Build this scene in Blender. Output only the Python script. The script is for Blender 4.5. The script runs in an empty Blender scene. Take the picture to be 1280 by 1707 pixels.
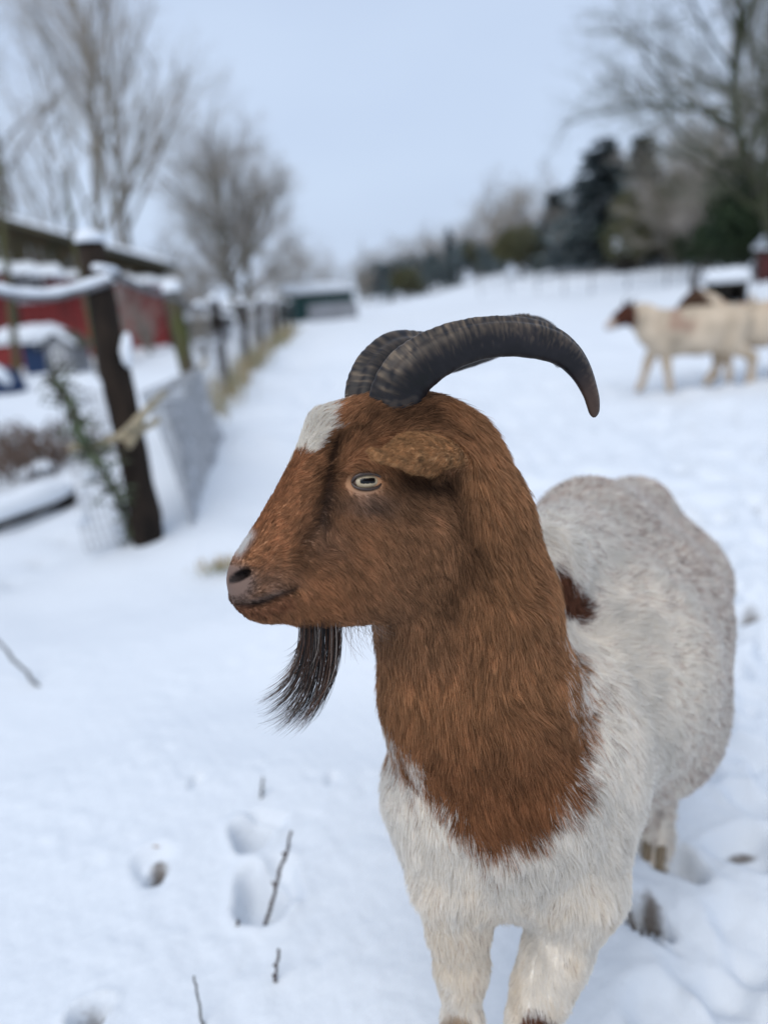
import bpy, bmesh, math, random, os
import numpy as np
from mathutils import Vector, Matrix, kdtree

# ------------------------------------------------------------------ camera
SC = bpy.context.scene
COL = SC.collection
PITCH, ROLL, CAM_H = math.radians(16.6), math.radians(4.2), 1.15
FPX, CX, CY = 1281.0, 640.0, 853.5            # focal length and centre in photograph pixels
_d0 = np.array([0, -math.sin(PITCH), -math.cos(PITCH)])
_x0 = np.array([1.0, 0, 0])
CF = np.array([0, math.cos(PITCH), -math.sin(PITCH)])
CR = math.cos(ROLL) * _x0 + math.sin(ROLL) * _d0
CD = -math.sin(ROLL) * _x0 + math.cos(ROLL) * _d0
CO = np.array([0, 0, CAM_H])
cam = bpy.data.cameras.new('camera')
cam_o = bpy.data.objects.new('camera', cam)
COL.objects.link(cam_o)
cam.sensor_fit = 'VERTICAL'
cam.sensor_height = 36.0
cam.lens = 36.0 * FPX / 1707.0
cam.clip_start, cam.clip_end = 0.05, 3000
cam.dof.use_dof = True
cam.dof.focus_distance = 0.83
cam.dof.aperture_fstop = cam.lens / 1000 / 0.0150
mw = Matrix(((CR[0], -CD[0], -CF[0], CO[0]), (CR[1], -CD[1], -CF[1], CO[1]), (CR[2], -CD[2], -CF[2], CO[2]), (0, 0, 0, 1)))
cam_o.matrix_world = mw
SC.camera = cam_o

# ------------------------------------------------------------------ sky, sun, exposure
SUN_EL, SUN_ROT = math.radians(55), math.radians(205)
world = bpy.data.worlds.new('World')
SC.world = world
world.use_nodes = True
nt = world.node_tree
nt.nodes.clear()
wo = nt.nodes.new('ShaderNodeOutputWorld')
bg = nt.nodes.new('ShaderNodeBackground')
bg.inputs['Strength'].default_value = 0.1
sky = nt.nodes.new('ShaderNodeTexSky')
sky.sky_type = 'NISHITA'
sky.sun_disc = False
sky.sun_elevation = SUN_EL
sky.sun_rotation = SUN_ROT
sky.air_density = 1.0
sky.dust_density = 2.0
mix = nt.nodes.new('ShaderNodeMix'); mix.data_type = 'RGBA'
mix.inputs[0].default_value = 0.93              # a closed cloud deck over the clear sky
tc = nt.nodes.new('ShaderNodeTexCoord')
mp = nt.nodes.new('ShaderNodeMapping'); mp.inputs['Scale'].default_value = (1.2, 1.2, 3.5)
no = nt.nodes.new('ShaderNodeTexNoise'); no.inputs['Scale'].default_value = 1.6; no.inputs['Detail'].default_value = 4; no.inputs['Roughness'].default_value = 0.45
rp = nt.nodes.new('ShaderNodeValToRGB')
rp.color_ramp.elements[0].position = 0.25; rp.color_ramp.elements[0].color = (0.418, 0.505, 0.662, 1)
rp.color_ramp.elements[1].position = 0.75; rp.color_ramp.elements[1].color = (0.488, 0.582, 0.733, 1)
sc10 = nt.nodes.new('ShaderNodeVectorMath'); sc10.operation = 'SCALE'; sc10.inputs['Scale'].default_value = 10.0
nt.links.new(tc.outputs['Generated'], mp.inputs['Vector'])
nt.links.new(mp.outputs[0], no.inputs['Vector'])
nt.links.new(no.outputs['Fac'], rp.inputs['Fac'])
nt.links.new(rp.outputs['Color'], sc10.inputs[0])
nt.links.new(sky.outputs[0], mix.inputs[6])
nt.links.new(sc10.outputs[0], mix.inputs[7])
nt.links.new(mix.outputs[2], bg.inputs['Color'])
nt.links.new(bg.outputs[0], wo.inputs[0])

sun = bpy.data.lights.new('sun', 'SUN')
sun.energy = 1.45
sun.angle = math.radians(50)
sun.color = (1.0, 0.95, 0.875)
sun_o = bpy.data.objects.new('sun', sun)
COL.objects.link(sun_o)
sd = Vector((math.sin(SUN_ROT) * math.cos(SUN_EL), math.cos(SUN_ROT) * math.cos(SUN_EL), math.sin(SUN_EL)))
sun_o.rotation_euler = sd.to_track_quat('Z', 'Y').to_euler()
sun_o.location = (0, 0, 30)
SC.view_settings.view_transform = 'Standard'
SC.view_settings.look = 'None'
SC.view_settings.gamma = 1.0
SC.view_settings.use_curve_mapping = False
SC.view_settings.exposure = 0.40
SC.render.engine = 'CYCLES'
SC.cycles.use_denoising = True
SC.cycles.denoising_prefilter = 'ACCURATE'
SC.cycles.max_bounces = 12
SC.cycles.diffuse_bounces = 10
SC.cycles.transparent_max_bounces = 8
SC.cycles.use_adaptive_sampling = True
SC.cycles.adaptive_threshold = 0.006

# ------------------------------------------------------------------ helpers
rng = np.random.default_rng(7)


def ray(px, py):
    return CF + (px - CX) / FPX * CR + (py - CY) / FPX * CD


def P(px, py, depth):
    """A point at that depth (m along the optical axis) seen at that photograph pixel."""
    return CO + ray(px, py) * depth


def to_px(p):
    v = np.asarray(p) - CO
    z = v @ CF
    return CX + FPX * (v @ CR) / z, CY + FPX * (v @ CD) / z, z


def smooth(a, b, x):
    t = np.clip((x - a) / (b - a), 0, 1)
    return t * t * (3 - 2 * t)


class Waves:
    """Cheap smooth 3-D noise: a sum of random plane waves."""
    def __init__(self, seed, scale, n=14):
        r = np.random.default_rng(seed)
        k = r.normal(size=(n, 3)); k /= np.linalg.norm(k, axis=1, keepdims=True)
        self.k = k * (2 * np.pi / scale) * r.uniform(0.5, 1.6, (n, 1))
        self.p = r.uniform(0, 6.28, n)
        self.n = n

    def __call__(self, p):
        out = np.zeros(len(p))
        for i in range(self.n):
            out += np.sin(p @ self.k[i] + self.p[i])
        return out / math.sqrt(self.n / 2)


def h_terrain(x, y):
    x = np.asarray(x, float); y = np.asarray(y, float)
    z = 0.0 * x
    # the paddock climbs towards the trees on the right
    z = z + 0.030 * np.clip(y - 9, 0, 50) * smooth(-2, 14, x) * (1 - smooth(65, 130, y)) - 1.2 * smooth(90, 260, y) - 0.85 * smooth(22, 62, y) * (1 - smooth(4, 16, x))
    z = z + 0.035 * np.sin(x * 1.3 + 0.4 * y) * smooth(1.2, 3, y) + 0.05 * np.sin(0.45 * y + x * 0.37 + 1.0) * smooth(3, 6, y)
    # left of the fence the yard drops a little
    z = z - 0.10 * smooth(-1.6, -3.2, x + 0.0 * y) * smooth(2, 5, y)
    return z


def ground_at(px, py):
    d = ray(px, py)
    t = 0.3
    for i in range(4000):
        p = CO + d * t
        g = float(h_terrain(p[0], p[1]))
        if p[2] <= g:
            break
        t += max(0.004, (p[2] - g) * 0.3)
        if t > 900:
            break
    p = CO + d * t
    return np.array([p[0], p[1], float(h_terrain(p[0], p[1]))])


def on_ground(x, y):
    return np.array([x, y, float(h_terrain(x, y))])


MATS = {}


def mat(name, color, rough=0.8, spec=0.25, noise=None, bump=None, **kw):
    """Principled material; noise=(scale, colour2, lo, hi) blends a second colour by noise, bump=(scale, strength, distance)."""
    if name in MATS:
        return MATS[name]
    m = bpy.data.materials.new(name)
    m.use_nodes = True
    t = m.node_tree
    b = t.nodes['Principled BSDF']
    b.inputs['Base Color'].default_value = (*color, 1)
    b.inputs['Roughness'].default_value = rough
    b.inputs['Specular IOR Level'].default_value = spec
    co = t.nodes.new('ShaderNodeTexCoord')
    vec = co.outputs['Object']
    if 'stretch' in kw:
        mpn = t.nodes.new('ShaderNodeMapping'); mpn.inputs['Scale'].default_value = kw['stretch']
        t.links.new(vec, mpn.inputs['Vector']); vec = mpn.outputs[0]
    if noise:
        n = t.nodes.new('ShaderNodeTexNoise'); n.inputs['Scale'].default_value = noise[0]; n.inputs['Detail'].default_value = 6
        n.inputs['Roughness'].default_value = 0.6
        r = t.nodes.new('ShaderNodeMapRange'); r.inputs[1].default_value = noise[2]; r.inputs[2].default_value = noise[3]
        x = t.nodes.new('ShaderNodeMix'); x.data_type = 'RGBA'
        x.inputs[6].default_value = (*color, 1); x.inputs[7].default_value = (*noise[1], 1)
        t.links.new(vec, n.inputs['Vector']); t.links.new(n.outputs['Fac'], r.inputs[0])
        t.links.new(r.outputs[0], x.inputs[0]); t.links.new(x.outputs[2], b.inputs['Base Color'])
    if bump:
        n = t.nodes.new('ShaderNodeTexNoise'); n.inputs['Scale'].default_value = bump[0]; n.inputs['Detail'].default_value = 5
        bp = t.nodes.new('ShaderNodeBump'); bp.inputs['Strength'].default_value = bump[1]; bp.inputs['Distance'].default_value = bump[2]
        t.links.new(vec, n.inputs['Vector']); t.links.new(n.outputs['Fac'], bp.inputs['Height']); t.links.new(bp.outputs[0], b.inputs['Normal'])
    MATS[name] = m
    return m


def tag(o, label=None, cat=None, group=None, kind=None):
    if label: o['label'] = label
    if cat: o['category'] = cat
    if group: o['group'] = group
    if kind: o['kind'] = kind
    return o


def empty(name, loc, rz=0.0):
    o = bpy.data.objects.new(name, None)
    o.empty_display_size = 0.1
    o.location = [float(c) for c in loc]
    o.rotation_euler = (0, 0, rz)
    COL.objects.link(o)
    return o


def link_mesh(name, me, parent=None, m=None):
    o = bpy.data.objects.new(name, me)
    if m is not None and not me.materials:
        me.materials.append(m)
    COL.objects.link(o)
    if parent is not None:
        o.parent = parent
    return o


class MB:
    """Collects shapes given in world metres; build() links them as one mesh, stored relative to its parent."""
    def __init__(self):
        self.v, self.f, self.n = [], [], 0

    def add(self, v, f):
        v = np.asarray(v, float)
        self.v.append(v)
        self.f += [tuple(int(i) + self.n for i in q) for q in f]
        self.n += len(v)

    def box(self, lo, hi, M=None, jitter=0):
        lo, hi = np.array(lo, float), np.array(hi, float)
        v = np.array([[(lo, hi)[i][0], (lo, hi)[j][1], (lo, hi)[k][2]] for k in (0, 1) for j in (0, 1) for i in (0, 1)])
        if jitter:
            v = v + rng.uniform(-jitter, jitter, v.shape)
        if M is not None:
            v = v @ M[0].T + M[1]
        self.add(v, [(0, 2, 3, 1), (4, 5, 7, 6), (0, 1, 5, 4), (2, 6, 7, 3), (0, 4, 6, 2), (1, 3, 7, 5)])

    def tube(self, pts, rad, seg=8, cap=True):
        pts = np.asarray(pts, float)
        n = len(pts)
        rad = np.broadcast_to(np.asarray(rad, float), (n,))
        tan = np.gradient(pts, axis=0)
        tan /= np.linalg.norm(tan, axis=1, keepdims=True) + 1e-12
        ref = np.array([0, 0, 1.0]) if abs(tan[0][2]) < 0.8 else np.array([1.0, 0, 0])
        u = np.cross(tan[0], ref); u /= np.linalg.norm(u)
        ang = np.arange(seg) * 2 * np.pi / seg
        vs = []
        for i in range(n):
            u = u - tan[i] * (u @ tan[i]); u /= np.linalg.norm(u) + 1e-12
            w = np.cross(tan[i], u)
            vs.append(pts[i] + rad[i] * (np.cos(ang)[:, None] * u + np.sin(ang)[:, None] * w))
        f = []
        for i in range(n - 1):
            for j in range(seg):
                k = (j + 1) % seg
                f.append((i * seg + j, i * seg + k, (i + 1) * seg + k, (i + 1) * seg + j))
        if cap:
            f.append(tuple(range(seg))[::-1]); f.append(tuple((n - 1) * seg + j for j in range(seg)))
        self.add(np.concatenate(vs), f)

    def mesh(self, name, origin=(0, 0, 0), smooth_=True, rot=None):
        v = np.concatenate(self.v) - np.asarray(origin, float)
        me = bpy.data.meshes.new(name)
        me.from_pydata(v.tolist(), [], self.f)
        if smooth_:
            me.polygons.foreach_set('use_smooth', np.ones(len(me.polygons), bool))
        me.update()
        return me

    def build(self, name, m, parent=None, smooth_=True, origin=None):
        org = origin if origin is not None else (np.array(parent_origin(parent)) if parent is not None else np.zeros(3))
        me = self.mesh(name, org, smooth_)
        me.materials.append(m)
        o = link_mesh(name, me, parent)
        if parent is None:
            o.location = [float(c) for c in org]
        return o


def parent_origin(o):
    p = np.zeros(3)
    while o is not None:
        p = p + np.array(o.location)
        o = o.parent
    return p


def set_color(me, name, cols):
    a = me.color_attributes.new(name, 'FLOAT_COLOR', 'POINT')
    c = np.ones((len(me.vertices), 4), np.float32)
    c[:, :3] = cols
    a.data.foreach_set('color', c.ravel())


# ------------------------------------------------------------------ implicit surfaces
class Field:
    def __init__(self, lo, hi, h):
        self.lo = np.array(lo, float); self.h = h
        self.n = np.ceil((np.array(hi) - self.lo) / h).astype(int) + 1
        self.F = np.full(tuple(self.n), 0.3, np.float32)

    def sub(self, lo, hi):
        a = np.clip(np.floor((np.array(lo) - self.lo) / self.h).astype(int), 0, self.n - 1)
        b = np.clip(np.ceil((np.array(hi) - self.lo) / self.h).astype(int) + 1, 1, self.n)
        s = tuple(slice(int(i), int(j)) for i, j in zip(a, b))
        ax = [(self.lo[k] + self.h * np.arange(a[k], b[k])).astype(np.float32) for k in range(3)]
        X, Y, Z = np.meshgrid(*ax, indexing='ij')
        return s, X, Y, Z

    def merge(self, s, d, k):
        f = self.F[s]
        if k > 0:
            h = np.clip(0.5 + 0.5 * (f - d) / k, 0, 1)
            self.F[s] = f + (d - f) * h - k * h * (1 - h)
        else:
            self.F[s] = np.minimum(f, d)

    def carve(self, s, d, k):
        f = self.F[s]
        h = np.clip(0.5 - 0.5 * (f + d) / k, 0, 1)
        self.F[s] = f + (-d - f) * h + k * h * (1 - h)

    def cone(self, a, b, ra, rb, k=0.03, flat=None, carve=False):
        """Round cone from a to b; flat=(axis, factor) squeezes it across that axis."""
        a, b = np.asarray(a, float), np.asarray(b, float)
        R = max(ra, rb) * (1.0 if flat is None else max(1.0, flat[1])) + k + 4 * self.h
        s, X, Y, Z = self.sub(np.minimum(a, b) - R, np.maximum(a, b) + R)
        if X.size == 0:
            return
        p = [X - a[0], Y - a[1], Z - a[2]]
        ba = b - a
        if flat is not None:
            ax = np.asarray(flat[0], float); ax = ax / np.linalg.norm(ax)
            g = (1 / flat[1] - 1)
            dt = p[0] * ax[0] + p[1] * ax[1] + p[2] * ax[2]
            p = [p[i] + dt * (g * ax[i]) for i in range(3)]
            ba = ba + ax * ((ba @ ax) * g)
        L2 = ba @ ba
        t = np.clip((p[0] * ba[0] + p[1] * ba[1] + p[2] * ba[2]) / L2, 0, 1)
        d = np.sqrt((p[0] - t * ba[0]) ** 2 + (p[1] - t * ba[1]) ** 2 + (p[2] - t * ba[2]) ** 2) - (ra + (rb - ra) * t)
        if flat is not None:
            d = d * min(1.0, flat[1])
        (self.carve if carve else self.merge)(s, d, k)

    def chain(self, pts, rads, k=0.03, flat=None):
        for i in range(len(pts) - 1):
            self.cone(pts[i], pts[i + 1], rads[i], rads[i + 1], k, flat)

    def surface(self):
        """Surface nets."""
        F = self.F; ins = F < 0
        c = ins[:-1, :-1, :-1]
        cnt = np.zeros(c.shape, np.int8)
        for i in (0, 1):
            for j in (0, 1):
                for k in (0, 1):
                    cnt += ins[i:F.shape[0] - 1 + i, j:F.shape[1] - 1 + j, k:F.shape[2] - 1 + k]
        act = np.argwhere((cnt > 0) & (cnt < 8))
        vid = np.full(c.shape, -1, np.int32)
        vid[act[:, 0], act[:, 1], act[:, 2]] = np.arange(len(act))
        acc = np.zeros((len(act), 3)); num = np.zeros(len(act))
        corners = [(i, j, k) for i in (0, 1) for j in (0, 1) for k in (0, 1)]
        for a in corners:
            for ax in range(3):
                if a[ax] == 1:
                    continue
                b = list(a); b[ax] = 1
                fa = F[act[:, 0] + a[0], act[:, 1] + a[1], act[:, 2] + a[2]]
                fb = F[act[:, 0] + b[0], act[:, 1] + b[1], act[:, 2] + b[2]]
                m = (fa < 0) != (fb < 0)
                t = np.where(m, fa / np.where(m, fa - fb, 1), 0)
                pt = np.array(a, float) + t[:, None] * (np.array(b) - np.array(a))
                acc[m] += pt[m]; num[m] += 1
        V = self.lo + self.h * (act + acc / num[:, None])
        quads = []
        for ax in range(3):
            o1, o2 = (ax + 1) % 3, (ax + 2) % 3
            sl = [slice(1, -1)] * 3; sl[ax] = slice(0, -1)
            sl2 = [slice(1, -1)] * 3; sl2[ax] = slice(1, None)
            A, B = ins[tuple(sl)], ins[tuple(sl2)]
            e = np.argwhere(A != B)
            off = np.array([1, 1, 1]); off[ax] = 0
            e = e + off
            flip = ins[e[:, 0], e[:, 1], e[:, 2]]
            q = []
            for d1, d2 in ((0, 0), (-1, 0), (-1, -1), (0, -1)):
                g = e.copy(); g[:, o1] += d1; g[:, o2] += d2
                q.append(vid[g[:, 0], g[:, 1], g[:, 2]])
            q = np.stack(q, 1)
            q[~flip] = q[~flip][:, ::-1]
            quads.append(q)
        Q = np.concatenate(quads)
        Q = Q[(Q >= 0).all(1)]
        return V, Q


def np_mesh(name, V, Q, origin=(0, 0, 0)):
    me = bpy.data.meshes.new(name)
    V = (V - np.asarray(origin)).astype(np.float32)
    k = Q.shape[1]
    me.vertices.add(len(V)); me.vertices.foreach_set('co', V.ravel())
    me.loops.add(Q.size); me.loops.foreach_set('vertex_index', Q.astype(np.int32).ravel())
    me.polygons.add(len(Q)); me.polygons.foreach_set('loop_start', np.arange(0, Q.size, k, dtype=np.int32))
    me.polygons.foreach_set('use_smooth', np.ones(len(Q), bool))
    me.update(calc_edges=True)
    return me


def laplace(V, Q, it=2, lam=0.5):
    e = np.concatenate([Q[:, [i, (i + 1) % Q.shape[1]]] for i in range(Q.shape[1])])
    for _ in range(it):
        acc = np.zeros_like(V); n = np.zeros(len(V))
        for a, b in ((0, 1), (1, 0)):
            for c in range(3):
                acc[:, c] += np.bincount(e[:, a], V[e[:, b], c], len(V))
            n += np.bincount(e[:, a], minlength=len(V))
        V = V + lam * (acc / np.maximum(n, 1)[:, None] - V)
    return V


def vnormals(V, Q):
    fn = np.cross(V[Q[:, 2]] - V[Q[:, 0]], V[Q[:, 3]] - V[Q[:, 1]])
    N = np.zeros_like(V)
    for j in range(4):
        for c in range(3):
            N[:, c] += np.bincount(Q[:, j], fn[:, c], len(V))
    return N / (np.linalg.norm(N, axis=1, keepdims=True) + 1e-12)


def catmull(pts, n=8, closed=True):
    pts = np.asarray(pts, float)
    N = len(pts); out = []
    for i in range(N if closed else N - 1):
        p0, p1, p2, p3 = (pts[(i + k) % N] if closed else pts[min(max(i + k, 0), N - 1)] for k in (-1, 0, 1, 2))
        for t in np.arange(n) / n:
            out.append(0.5 * ((2 * p1) + (-p0 + p2) * t + (2 * p0 - 5 * p1 + 4 * p2 - p3) * t * t + (-p0 + 3 * p1 - 3 * p2 + p3) * t ** 3))
    if not closed:
        out.append(pts[-1])
    return np.array(out)


def poly_sd(pts, poly, chunk=200000):
    """Signed distance to a closed polygon, negative inside."""
    pts = np.asarray(pts, np.float32)
    a = poly.astype(np.float32); b = np.roll(a, -1, 0)
    best = np.full(len(pts), 1e9, np.float32); par = np.zeros(len(pts), bool)
    for i in range(len(a)):
        e = b[i] - a[i]; w = pts - a[i]
        t = np.clip((w @ e) / max(e @ e, 1e-9), 0, 1)
        d = w - t[:, None] * e
        best = np.minimum(best, (d * d).sum(1))
        c = (a[i][1] <= pts[:, 1]) != (b[i][1] <= pts[:, 1])
        if abs(e[1]) > 1e-9:
            par ^= c & (pts[:, 0] < a[i][0] + (pts[:, 1] - a[i][1]) * e[0] / e[1])
    return np.sqrt(best) * np.where(par, -1, 1)


def line_d(pts, line):
    """Distance to an open polyline in 2-D."""
    best = np.full(len(pts), 1e9)
    for i in range(len(line) - 1):
        a, e = line[i], line[i + 1] - line[i]
        w = pts - a
        t = np.clip((w @ e) / max(e @ e, 1e-12), 0, 1)
        best = np.minimum(best, ((w - t[:, None] * e) ** 2).sum(1))
    return np.sqrt(best)


def hair_object(name, parent, pts, radii, cols, material):
    """pts (n, m, 3) world, radii (n, m), cols (n, 3): one hair-curves object."""
    n, m = pts.shape[:2]
    hc = bpy.data.hair_curves.new(name)
    hc.add_curves([m] * n)
    org = parent_origin(parent)
    hc.attributes['position'].data.foreach_set('vector', (pts - org).astype(np.float32).ravel())
    ra = hc.attributes.get('radius') or hc.attributes.new('radius', 'FLOAT', 'POINT')
    ra.data.foreach_set('value', radii.astype(np.float32).ravel())
    ca = hc.attributes.new('coat', 'FLOAT_COLOR', 'CURVE')
    c4 = np.ones((n, 4), np.float32); c4[:, :3] = cols
    ca.data.foreach_set('color', c4.ravel())
    hc.materials.append(material)
    o = bpy.data.objects.new(name, hc)
    COL.objects.link(o)
    o.parent = parent
    return o
# ------------------------------------------------------------------ snow-covered ground
def at(px, y):
    """Ground point at world distance y that the camera sees in photograph column px."""
    x = (px - CX) / FPX * y
    for _ in range(12):
        z = float(h_terrain(x, y))
        u, v, d = to_px((x, y, z))
        x += (px - u) * d / FPX / CR[0]
    return np.array([x, y, float(h_terrain(x, y))])


PRINTS = []          # (x, y, half length, half width, turn, depth)


def hoofprint(px, py, ln, wd, turn, dep):
    g = ground_at(px, py)
    PRINTS.append((g[0], g[1], ln, wd, turn, dep))


for a in ((262, 1456, .030, .019, .0, .07), (258, 1445, .060, .040, .3, .022), (420, 1398, .050, .040, .5, .080), (448, 1375, .050, .030, .9, .025),
          (432, 1500, .070, .042, .45, .080), (470, 1470, .06, .035, .4, .03), (1058, 1530, .052, .018, .45, .08), (1086, 1518, .050, .017, .45, .08), (1072, 1520, .075, .055, .5, .022),
          (1254, 1024, .06, .045, .2, .07), (1240, 1412, .06, .06, .0, .035), (150, 1698, .034, .030, .2, .07), (330, 1308, .03, .02, .0, .018), (556, 1302, .03, .02, .0, .014),
          (1130, 1440, .05, .04, .4, .05), (1150, 1265, .08, .05, .2, .03), (1215, 1240, .07, .05, .5, .03), (1262, 1330, .06, .05, .7, .03), (1180, 1600, .09, .07, .5, .025), (1255, 1560, .08, .06, .1, .03),
          (1110, 1690, .07, .05, .8, .025), (1235, 1680, .08, .05, .5, .03), (900, 760, .09, .07, .3, .05), (1000, 770, .1, .07, .3, .05), (1190, 860, .10, .07, .3, .04), (1245, 800, .1, .07, .6, .05),
          (1110, 735, .12, .09, .3, .06), (1010, 720, .12, .09, .3, .05), (1240, 725, .14, .1, .3, .05), (920, 700, .12, .1, .3, .05), (1260, 905, .08, .06, .4, .04), (1222, 960, .07, .05, .4, .03),
          (60, 930, .14, .03, .9, .03), (20, 965, .14, .03, .9, .03), (100, 895, .14, .03, .9, .03), (560, 640, .3, .12, .2, .05), (500, 700, .2, .1, .4, .04), (430, 740, .2, .1, .5, .04),
          (820, 640, .25, .12, .2, .05), (880, 625, .25, .12, .5, .05), (760, 620, .3, .12, .5, .05), (700, 590, .3, .15, .1, .06)):
    hoofprint(*a)

_r = np.random.default_rng(19)
for _k in range(240):
    _y = _r.uniform(1.2, 9.0); _x = _r.uniform(.38 * _y - .15 * (_y > 3), .62 * _y) + .05
    if _y < 2.4 and _x < .8: continue
    _s = 1 + .12 * _y
    PRINTS.append((_x, _y, _r.uniform(.035, .075) * _s, _r.uniform(.025, .05) * _s, _r.uniform(-.4, .8), _r.uniform(.025, .06)))
for _k in range(130):
    _y = _r.uniform(2.6, 12.0); _x = _r.uniform(-.12, .5) * _y; _s = 1 + .12 * _y
    PRINTS.append((_x, _y, _r.uniform(.04, .08) * _s, _r.uniform(.03, .055) * _s, _r.uniform(-.6, .9), _r.uniform(.02, .05)))


def axis_lines(core0, core1, step, lo, hi, grow):
    c = list(np.arange(core0, core1, step))
    s = step; x = c[-1]
    while x < hi:
        s = min(s * grow, 25.0); x += s; c.append(x)
    s = step; x = c[0]
    while x > lo:
        s = min(s * grow, 25.0); x -= s; c.insert(0, x)
    return np.array(c)


def build_ground():
    xs = axis_lines(-.85, 1.15, .0085, -900, 900, 1.045)
    ys = axis_lines(.72, 2.1, .0085, -60, 1500, 1.028)
    X, Y = np.meshgrid(xs, ys, indexing='ij')
    Z = h_terrain(X, Y)
    P3 = np.stack([X.ravel(), Y.ravel(), np.zeros(X.size)], 1)
    wa, wb, wc, wd_ = Waves(41, .9, 24), Waves(42, .28, 24), Waves(43, .09, 24), Waves(44, .035, 20)
    R = X.ravel(); Yr = Y.ravel()
    rough = .35 + .65 * smooth(.25, .75, R)              # trodden on the right
    far = smooth(60, 15, Yr)
    big = Waves(45, 4.0, 20)
    z = .020 * wa(P3) * far * smooth(.9, 2.5, Yr) + .016 * np.clip(wb(P3), -2, .8) * smooth(1.5, 3, Yr) * smooth(14, 7, Yr) * smooth(-.6, .6, R) + .006 * wb(P3) * rough * smooth(9, 4, Yr) + .0060 * np.clip(wc(P3), -1.6, .7) * rough * np.clip(.5 + .5 * wb(P3) + .25 * wa(P3), 0, 1.3) * smooth(5, 3, Yr) + .0008 * wd_(P3) * smooth(2.6, 1.8, Yr)
    z = z + .05 * big(P3) * smooth(6, 14, Yr) * smooth(120, 60, Yr)
    Z = Z + z.reshape(X.shape)
    for gx, gy, ln, wd, tn, dep in PRINTS:
        i0, i1 = np.searchsorted(xs, [gx - 4 * ln, gx + 4 * ln]); j0, j1 = np.searchsorted(ys, [gy - 4 * ln, gy + 4 * ln])
        dx, dy = X[i0:i1, j0:j1] - gx, Y[i0:i1, j0:j1] - gy
        c, s = math.cos(tn), math.sin(tn)
        u, v = dx * c + dy * s, -dx * s + dy * c
        q = np.sqrt((v / ln) ** 2 + (u / wd) ** 2)
        q = q * (1 + .12 * np.sin(np.arctan2(v, u) * 3 + gx * 40))
        Z[i0:i1, j0:j1] += -dep * smooth(1.25, .55, q) + .10 * dep * np.exp(-((q - 1.35) / .25) ** 2)
    print_dark = np.zeros_like(Z)  # darker grey-brown tone inside the deeper hoofprints
    for px, py, rx, ry in ((262, 1446, .017, .030), (1060, 1518, .015, .042), (1088, 1508, .015, .042), (152, 1688, .024, .018), (1254, 1018, .035, .03), (405, 1412, .02, .007), (1238, 1406, .03, .016)):
        c = ground_at(px, py)
        print_dark = np.maximum(print_dark, smooth(1.5, .4, np.hypot((X - c[0]) / rx, (Y - c[1]) / ry)))
    nx, ny = X.shape
    V = np.stack([X.ravel(), Y.ravel(), Z.ravel()], 1)
    i, j = np.meshgrid(np.arange(nx - 1), np.arange(ny - 1), indexing='ij')
    a = (i * ny + j).ravel()
    Q = np.stack([a, a + ny, a + ny + 1, a + 1], 1)
    me = np_mesh('snowy_ground', V, Q)
    m = mat('snow', (.66, .70, .75), .75, .2)
    t = m.node_tree; b = t.nodes['Principled BSDF']
    tcn = t.nodes.new('ShaderNodeTexCoord')
    prev = None
    for scl, dist in ((9, .010), (60, .003), (400, .0009)):
        n = t.nodes.new('ShaderNodeTexNoise'); n.inputs['Scale'].default_value = scl; n.inputs['Detail'].default_value = 4
        bp = t.nodes.new('ShaderNodeBump'); bp.inputs['Strength'].default_value = .55; bp.inputs['Distance'].default_value = dist
        t.links.new(tcn.outputs['Object'], n.inputs['Vector']); t.links.new(n.outputs['Fac'], bp.inputs['Height'])
        if prev: t.links.new(prev.outputs[0], bp.inputs['Normal'])
        prev = bp
    t.links.new(prev.outputs[0], b.inputs['Normal'])
    # bare stubble shows faintly through on the far field
    n = t.nodes.new('ShaderNodeTexNoise'); n.inputs['Scale'].default_value = .9; n.inputs['Detail'].default_value = 8; n.inputs['Roughness'].default_value = .7
    r = t.nodes.new('ShaderNodeMapRange'); r.inputs[1].default_value = .60; r.inputs[2].default_value = .78; r.inputs[4].default_value = .5
    sx = t.nodes.new('ShaderNodeSeparateXYZ'); ry = t.nodes.new('ShaderNodeMapRange'); ry.inputs[1].default_value = 9; ry.inputs[2].default_value = 26
    mu = t.nodes.new('ShaderNodeMath'); mu.operation = 'MULTIPLY'
    x = t.nodes.new('ShaderNodeMix'); x.data_type = 'RGBA'; x.inputs[6].default_value = (.66, .70, .75, 1); x.inputs[7].default_value = (.33, .29, .23, 1)
    t.links.new(tcn.outputs['Object'], n.inputs['Vector']); t.links.new(n.outputs['Fac'], r.inputs[0])
    t.links.new(tcn.outputs['Object'], sx.inputs[0]); t.links.new(sx.outputs[1], ry.inputs[0])
    t.links.new(r.outputs[0], mu.inputs[0]); t.links.new(ry.outputs[0], mu.inputs[1]); t.links.new(mu.outputs[0], x.inputs[0]); t.links.new(x.outputs[2], b.inputs['Base Color'])
    a_ = me.attributes.new('print_dark', 'FLOAT', 'POINT'); a_.data.foreach_set('value', print_dark.ravel().astype(np.float32))
    at_ = t.nodes.new('ShaderNodeAttribute'); at_.attribute_name = 'print_dark'
    nn = t.nodes.new('ShaderNodeTexNoise'); nn.inputs['Scale'].default_value = 90; nn.inputs['Detail'].default_value = 3
    ad = t.nodes.new('ShaderNodeMath'); ad.operation = 'MULTIPLY_ADD'; ad.inputs[1].default_value = 1.3
    sb = t.nodes.new('ShaderNodeMath'); sb.operation = 'SUBTRACT'; sb.inputs[0].default_value = .25
    t.links.new(tcn.outputs['Object'], nn.inputs['Vector']); t.links.new(nn.outputs['Fac'], sb.inputs[1])
    t.links.new(at_.outputs['Fac'], ad.inputs[0]); t.links.new(sb.outputs[0], ad.inputs[2]); ad.use_clamp = True
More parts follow.
